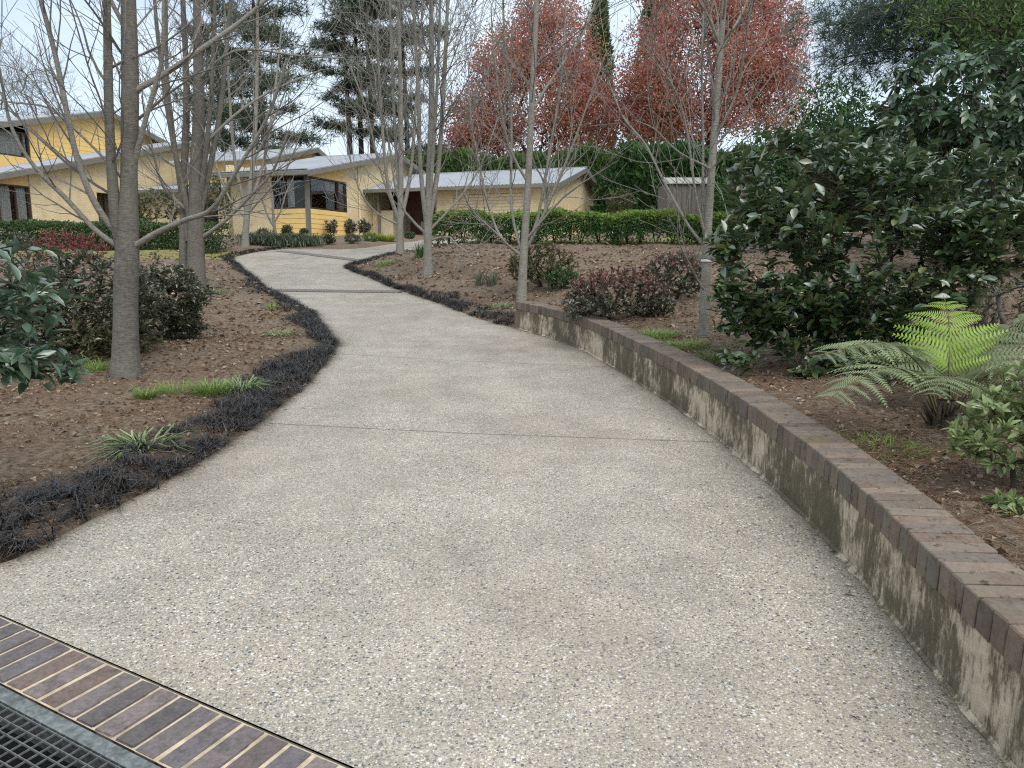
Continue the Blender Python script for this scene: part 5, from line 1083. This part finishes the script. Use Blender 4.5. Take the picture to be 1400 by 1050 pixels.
clump('strappy_plant', 'small pale strappy plant in the middle of the left bed', (384, 458), .2, .16, 60, 'liriope', .014, (.5, 1.1), 1.1)
clump('grass_clump', 'tiny green tuft high in the left bed beside the bend', (372, 422), .16, .1, 50, 'grass', .008)
clump('spiky_plant', 'upright grey-green spiky plant left of a pair on the right bed', (656, 390), .36, .09, 36, 'greyplant', .02, (.0, .3), .35); clump('spiky_plant', 'upright grey-green spiky plant right of a pair on the right bed', (672, 390), .38, .09, 40, 'greyplant', .02, (.0, .3), .35)
clump('strappy_plant', 'pale flattened plant at the far end of the brick wall', (684, 420), .22, .16, 70, 'liriope', .014, (.6, 1.2), 1.1)
clump('grass_clump', 'bright grass behind the brick wall, left patch', (900, 462), .16, .20, 240, 'grass', .008, (.2, .9), 1.); clump('grass_clump', 'bright grass behind the brick wall, patch nearest the pale tree', (935, 476), .15, .22, 260, 'grass', .008, (.2, .9), 1.); clump('grass_clump', 'bright grass behind the brick wall below the camellia', (978, 492), .13, .18, 160, 'grass', .007, (.2, .9), 1.)
clump('grass_clump', 'yellow-green grassy clump in the house bed near the porch', (528, 330), .5, .3, 420, 'yellowgrass', .02, (.1, .8), .9); clump('grass_clump', 'pale arching grass clump in the house bed under the window', (404, 332), .62, .35, 420, 'palegrass', .02, (.2, .9), 1.2)
clump('spiky_plant', 'spiky dark plant at the left end of the garage hedge', (575, 352), .45, .16, 60, 'hedge', .03, (.0, .4), .3); clump('grass_clump', 'pale low weeds near the right bed tip', (528, 362), .22, .3, 120, 'grass', .014, (.3, 1.), 1.)
clump('grass_clump', 'thin moss-green grass under the tree fern', (1200, 612), .10, .22, 240, 'grass', .004, (.3, 1.), 1.)
st = foot(945, 357); o = thing('stone_block', 'small flat dark stone block on the right bed before the hedge', 'stone', st)
MB().prism([(-.24, -.18), (.22, -.2), (.26, .15), (-.2, .2)], 'z', -.05, .16).build('block', 'stone', o)
# ------------------------------------------------------------------ tree fern
def pinna_tpl():
    V = []; F = []; n = 15
    for i in range(n):
        y = (i + .4) / n; ln = .18 * (1 - y) ** .6 + .012; w = .46 / n
        for s in (-1, 1):
            k = len(V); V += [(0, y - w * .75, 0), (s * ln, y + w * 1.1, -.02), (s * ln * .55, y + w * 1.25, -.004), (0, y + w * .75, 0)]; F.append((k, k + 1, k + 2, k + 3) if s > 0 else (k + 3, k + 2, k + 1, k))
    V = np.array(V); V[:, 2] -= .30 * V[:, 1] ** 2.2 - .06 * V[:, 1]; V[:, 0] *= 1.; return V, [np.array(F)]
PIN = pinna_tpl()
def build_fern():
    b = foot(1290, 584); t = thing('tree_fern', 'young tree fern with one bright lime frond behind the brick wall', 'fern', b)
    m = MB(); m.tube([b + UPV * -.05, b + UPV * .06, b + UPV * .16], (.10, .085, .05), 9)
    for _ in range(40):
        a = random.random() * 6.283; r_ = .08; m.tube([b + np.array((math.cos(a) * r_, math.sin(a) * r_, random.uniform(0, .1))), b + np.array((math.cos(a) * .14, math.sin(a) * .14, random.uniform(.08, .22)))], (.008, .002), 3)
    m.build('crown_base', 'darkbark', t, True); meG = mesh('pinna', PIN[0], PIN[1], 'fern'); meB = mesh('pinna', PIN[0], PIN[1], 'fernbright')
    # frond control points: plate bearings with a distance offset from the crown
    FR = [([(1294, 568, 0), (1298, 500, .02), (1297, 435, .18), (1290, 404, .34)], .33, 1), ([(1284, 572, 0), (1262, 505, -.05), (1205, 468, -.12), (1112, 488, -.3)], .36, 0), ([(1282, 572, 0), (1258, 520, -.25), (1205, 503, -.5), (1122, 552, -.75)], .33, 0),
          ([(1298, 570, 0), (1325, 505, .05), (1370, 455, .1), (1430, 420, .1)], .36, 0), ([(1300, 572, 0), (1335, 525, -.2), (1385, 500, -.4), (1445, 530, -.6)], .36, 0), ([(1296, 570, 0), (1305, 500, .35), (1330, 460, .7), (1370, 455, 1.0)], .36, 0),
          ([(1288, 570, 0), (1275, 505, .3), (1235, 470, .6), (1180, 475, .9)], .34, 0), ([(1292, 574, 0), (1298, 535, -.35), (1290, 515, -.65), (1275, 540, -.95)], .28, 0)]
    org = ORG[t.name]
    for pts, pl, bright in FR:
        P = np.array([site(u, v, b[1] + dy) for u, v, dy in pts]); C = resample(catmull(P, .02), 40); L = plen(C)
        fr = MB(); fr.tube(C, np.linspace(.0075, .0018, 40), 5); f = fr.build('frond', 'fernstem', t, True, smooth=True); f['label'] = 'bright lime upright frond' if bright else 'grey-green arching frond'
        tg = norm(np.gradient(C, axis=0)); n = 11 if bright else 16
        for i in range(n):
            q = .34 + .645 * i / (n - 1); k = int(q * 39); ln = pl * ((1 - abs(q - .5) / .62 if q > .5 else .78 + .44 * (q - .0) ) * .97 + .03) * random.uniform(.82, 1.08)
            if i == n - 1: ln *= .6
            side = np.cross(tg[k], UPV); side = norm(side + 1e-6); nrm = norm(np.cross(side, tg[k]))
            for s in (-1, 1):
                d = norm(side * s * .93 + tg[k] * (.5 if bright else .4) + rng.normal(size=3) * .11 - UPV * .05); X, Y, Z = frames(d[None], nrm[None] + rng.normal(size=(1, 3)) * .12); o = bpy.data.objects.new('pinna', meB if bright else meG); COL.objects.link(o); o.parent = f
                x, y, z = X[0] * ln, Y[0] * ln, Z[0] * ln; p = C[k] - org; o.matrix_local = Matrix(((x[0], y[0], z[0], p[0]), (x[1], y[1], z[1], p[1]), (x[2], y[2], z[2], p[2]), (0, 0, 0, 1)))
build_fern()
# ------------------------------------------------------------------ black mondo grass borders
def mondo(label, path, width, per_m, out_sign, h=.15):
    P = path; tg = norm(np.gradient(P, axis=0)); nn = np.stack([-tg[:, 1], tg[:, 0]], -1) * out_sign; n_t = int(plen(P) * per_m); i = rng.integers(0, len(P), n_t); s = np.clip(rng.beta(.95, 1.4, n_t), 0, 1)
    wv = width * (.8 + .4 * np.sin(i * .061) + .35 * np.sin(i * .17 + 1) + .2 * np.sin(i * .41)); c = P[i] + nn[i] * (.012 + s * wv)[:, None] + rng.normal(size=(n_t, 2)) * .02; ok = ~inside(POLY, c[:, 0], c[:, 1]); cl_ = np.sin(c[:, 0] * 13.1 + c[:, 1] * 7.3) + np.sin(c[:, 1] * 17.7 - c[:, 0] * 9.1) + np.sin(c[:, 0] * 29 + c[:, 1] * 23) * .6; ok &= rng.random(n_t) < .92 + .22 * cl_; c = c[ok]; n_t = len(c); per = 22
    base = np.repeat(c, per, 0) + rng.normal(size=(n_t * per, 2)) * .018; az = rng.random(n_t * per) * 6.283; n = n_t * per
    Pz = np.column_stack([base, np.repeat(terrain(c[:, 0], c[:, 1]), per) - .005]); V = blades(Pz, az, h * (.55 + .8 * rng.random(n)), .0045 + .003 * rng.random(n), .15 + .85 * rng.random(n), .9 + .6 * rng.random(n)); o = stuff_mesh('mondo_grass_border', V, 'mondo'); tag(o, label, 'ground cover', kind='stuff')
k0 = idx(cL, (-3.22, 12.09)); mondo('black mondo grass along the near left driveway edge', cL[:k0], .50, 95, 1, .14); mondo('black mondo grass along the far left driveway edge', cL[k0:], .36, 40, 1, .14); mondo('black mondo grass along the right driveway edge beyond the wall', cR[2:-14], .40, 45, -1, .14)
# ------------------------------------------------------------------ leaf and needle litter on the beds
def litter():
    def pts(n, r0, r1, a0=-.95, a1=.95):
        r = np.exp(rng.uniform(math.log(r0), math.log(r1), n)); a = rng.uniform(a0, a1, n); x, y = r * np.sin(a), r * np.cos(a); ok = ~inside(POLY, x, y) & ~inside(BACK, x, y) & (dist_poly(cW, x, y) > .23) & ((y > 2) | (x > 1.3)) & (rng.random(n) < .62 + .3 * np.sin(x * 1.7 + y * .9) * np.sin(y * 1.3 - x * .6) + .2 * np.sin(x * 4.1 - y * 3.3)); return x[ok], y[ok]
    x, y = pts(140000, 2.2, 26.); n = len(x); z = terrain(x, y); d = np.hypot(x, y); L = (.016 + .046 * rng.random(n) ** 2.2) * np.clip(d / 7, .8, 2.4); P = np.column_stack([x, y, z + .006 + .012 * rng.random(n)]); a = rng.random(n) * 6.283
    D = norm(np.column_stack([np.cos(a), np.sin(a), rng.normal(size=n) * .28])); N = norm(UPV + rng.normal(size=(n, 3)) * .38); o = stuff_mesh('leaf_litter', scatter(tpl_small(.2, .12), P, D, N, L, L * (.35 + .4 * rng.random(n))), 'litter'); tag(o, 'dry brown leaf litter strewn over the garden beds', 'leaf litter')
    x, y = pts(150000, 2.0, 14.); n = len(x); z = terrain(x, y); P = np.column_stack([x, y, z + .008 + .014 * rng.random(n)]); a = rng.random(n) * 6.283; D = norm(np.column_stack([np.cos(a), np.sin(a), rng.normal(size=n) * .12])); L = .05 + .06 * rng.random(n)
    o = stuff_mesh('needle_litter', scatter(tpl_small(.02, .04), P, D, norm(UPV + rng.normal(size=(n, 3)) * .2), L, .0032), 'needle'); tag(o, 'fallen brown pine needles covering the garden beds', 'pine needles')
    i = rng.integers(0, len(cW), 260); c = cW[i]; tgW = norm(np.gradient(cW, axis=0))[i]; nv = np.column_stack([tgW[:, 1], -tgW[:, 0]]); q = c + nv * (.03 + .17 * rng.random(260))[:, None]; a = rng.random(260) * 6.283; P = np.column_stack([q, g(q[:, 1]) + .383]); D = np.column_stack([np.cos(a), np.sin(a), np.zeros(260)])
    o = stuff_mesh('fallen_needles', scatter(tpl_small(.02, .0), P, D, np.tile(UPV, (260, 1)), .04 + .06 * rng.random(260), .0028), 'needle'); tag(o, 'thin pine needles lying on the brick wall cap', 'pine needles')
    n = 2600; r = np.exp(rng.uniform(math.log(2.2), math.log(13), n)); a = rng.uniform(-.5, .5, n); x, y = r * np.sin(a), r * np.cos(a); e = np.minimum(dist_poly(cL, x, y), dist_poly(cW, x, y)); ok = inside(POLY, x, y) & (rng.random(n) < np.exp(-e / .09) * .8 + .012); x, y = x[ok], y[ok]; n = len(x); P = np.column_stack([x, y, g(y) + .004]); a = rng.random(n) * 6.283
    o = stuff_mesh('fallen_debris', scatter(tpl_small(.1, .0), P, np.column_stack([np.cos(a), np.sin(a), np.zeros(n)]), np.tile(UPV, (n, 1)), .015 + .05 * rng.random(n), .004), 'litter'); tag(o, 'tiny dark twigs and leaf scraps lying on the concrete', 'leaf litter')
    x, y = pts(1500, 2.3, 14.); m = MB(); zz = terrain(x, y)
    for a_, b_, zc in zip(x, y, zz + .012):
        w = random.random() * 6.283; L = random.uniform(.05, .22); d = np.array((math.cos(w), math.sin(w), random.uniform(-.06, .12))) * L; q = np.array((a_, b_, zc)); m.tube([q, q + d * .5 + rng.normal(size=3) * .008, q + d], (.0032, .0028, .0014), 3)
    tag(m.build('fallen_twigs', 'twig'), 'small fallen twigs scattered on the mulch', 'twigs', kind='stuff')
litter()
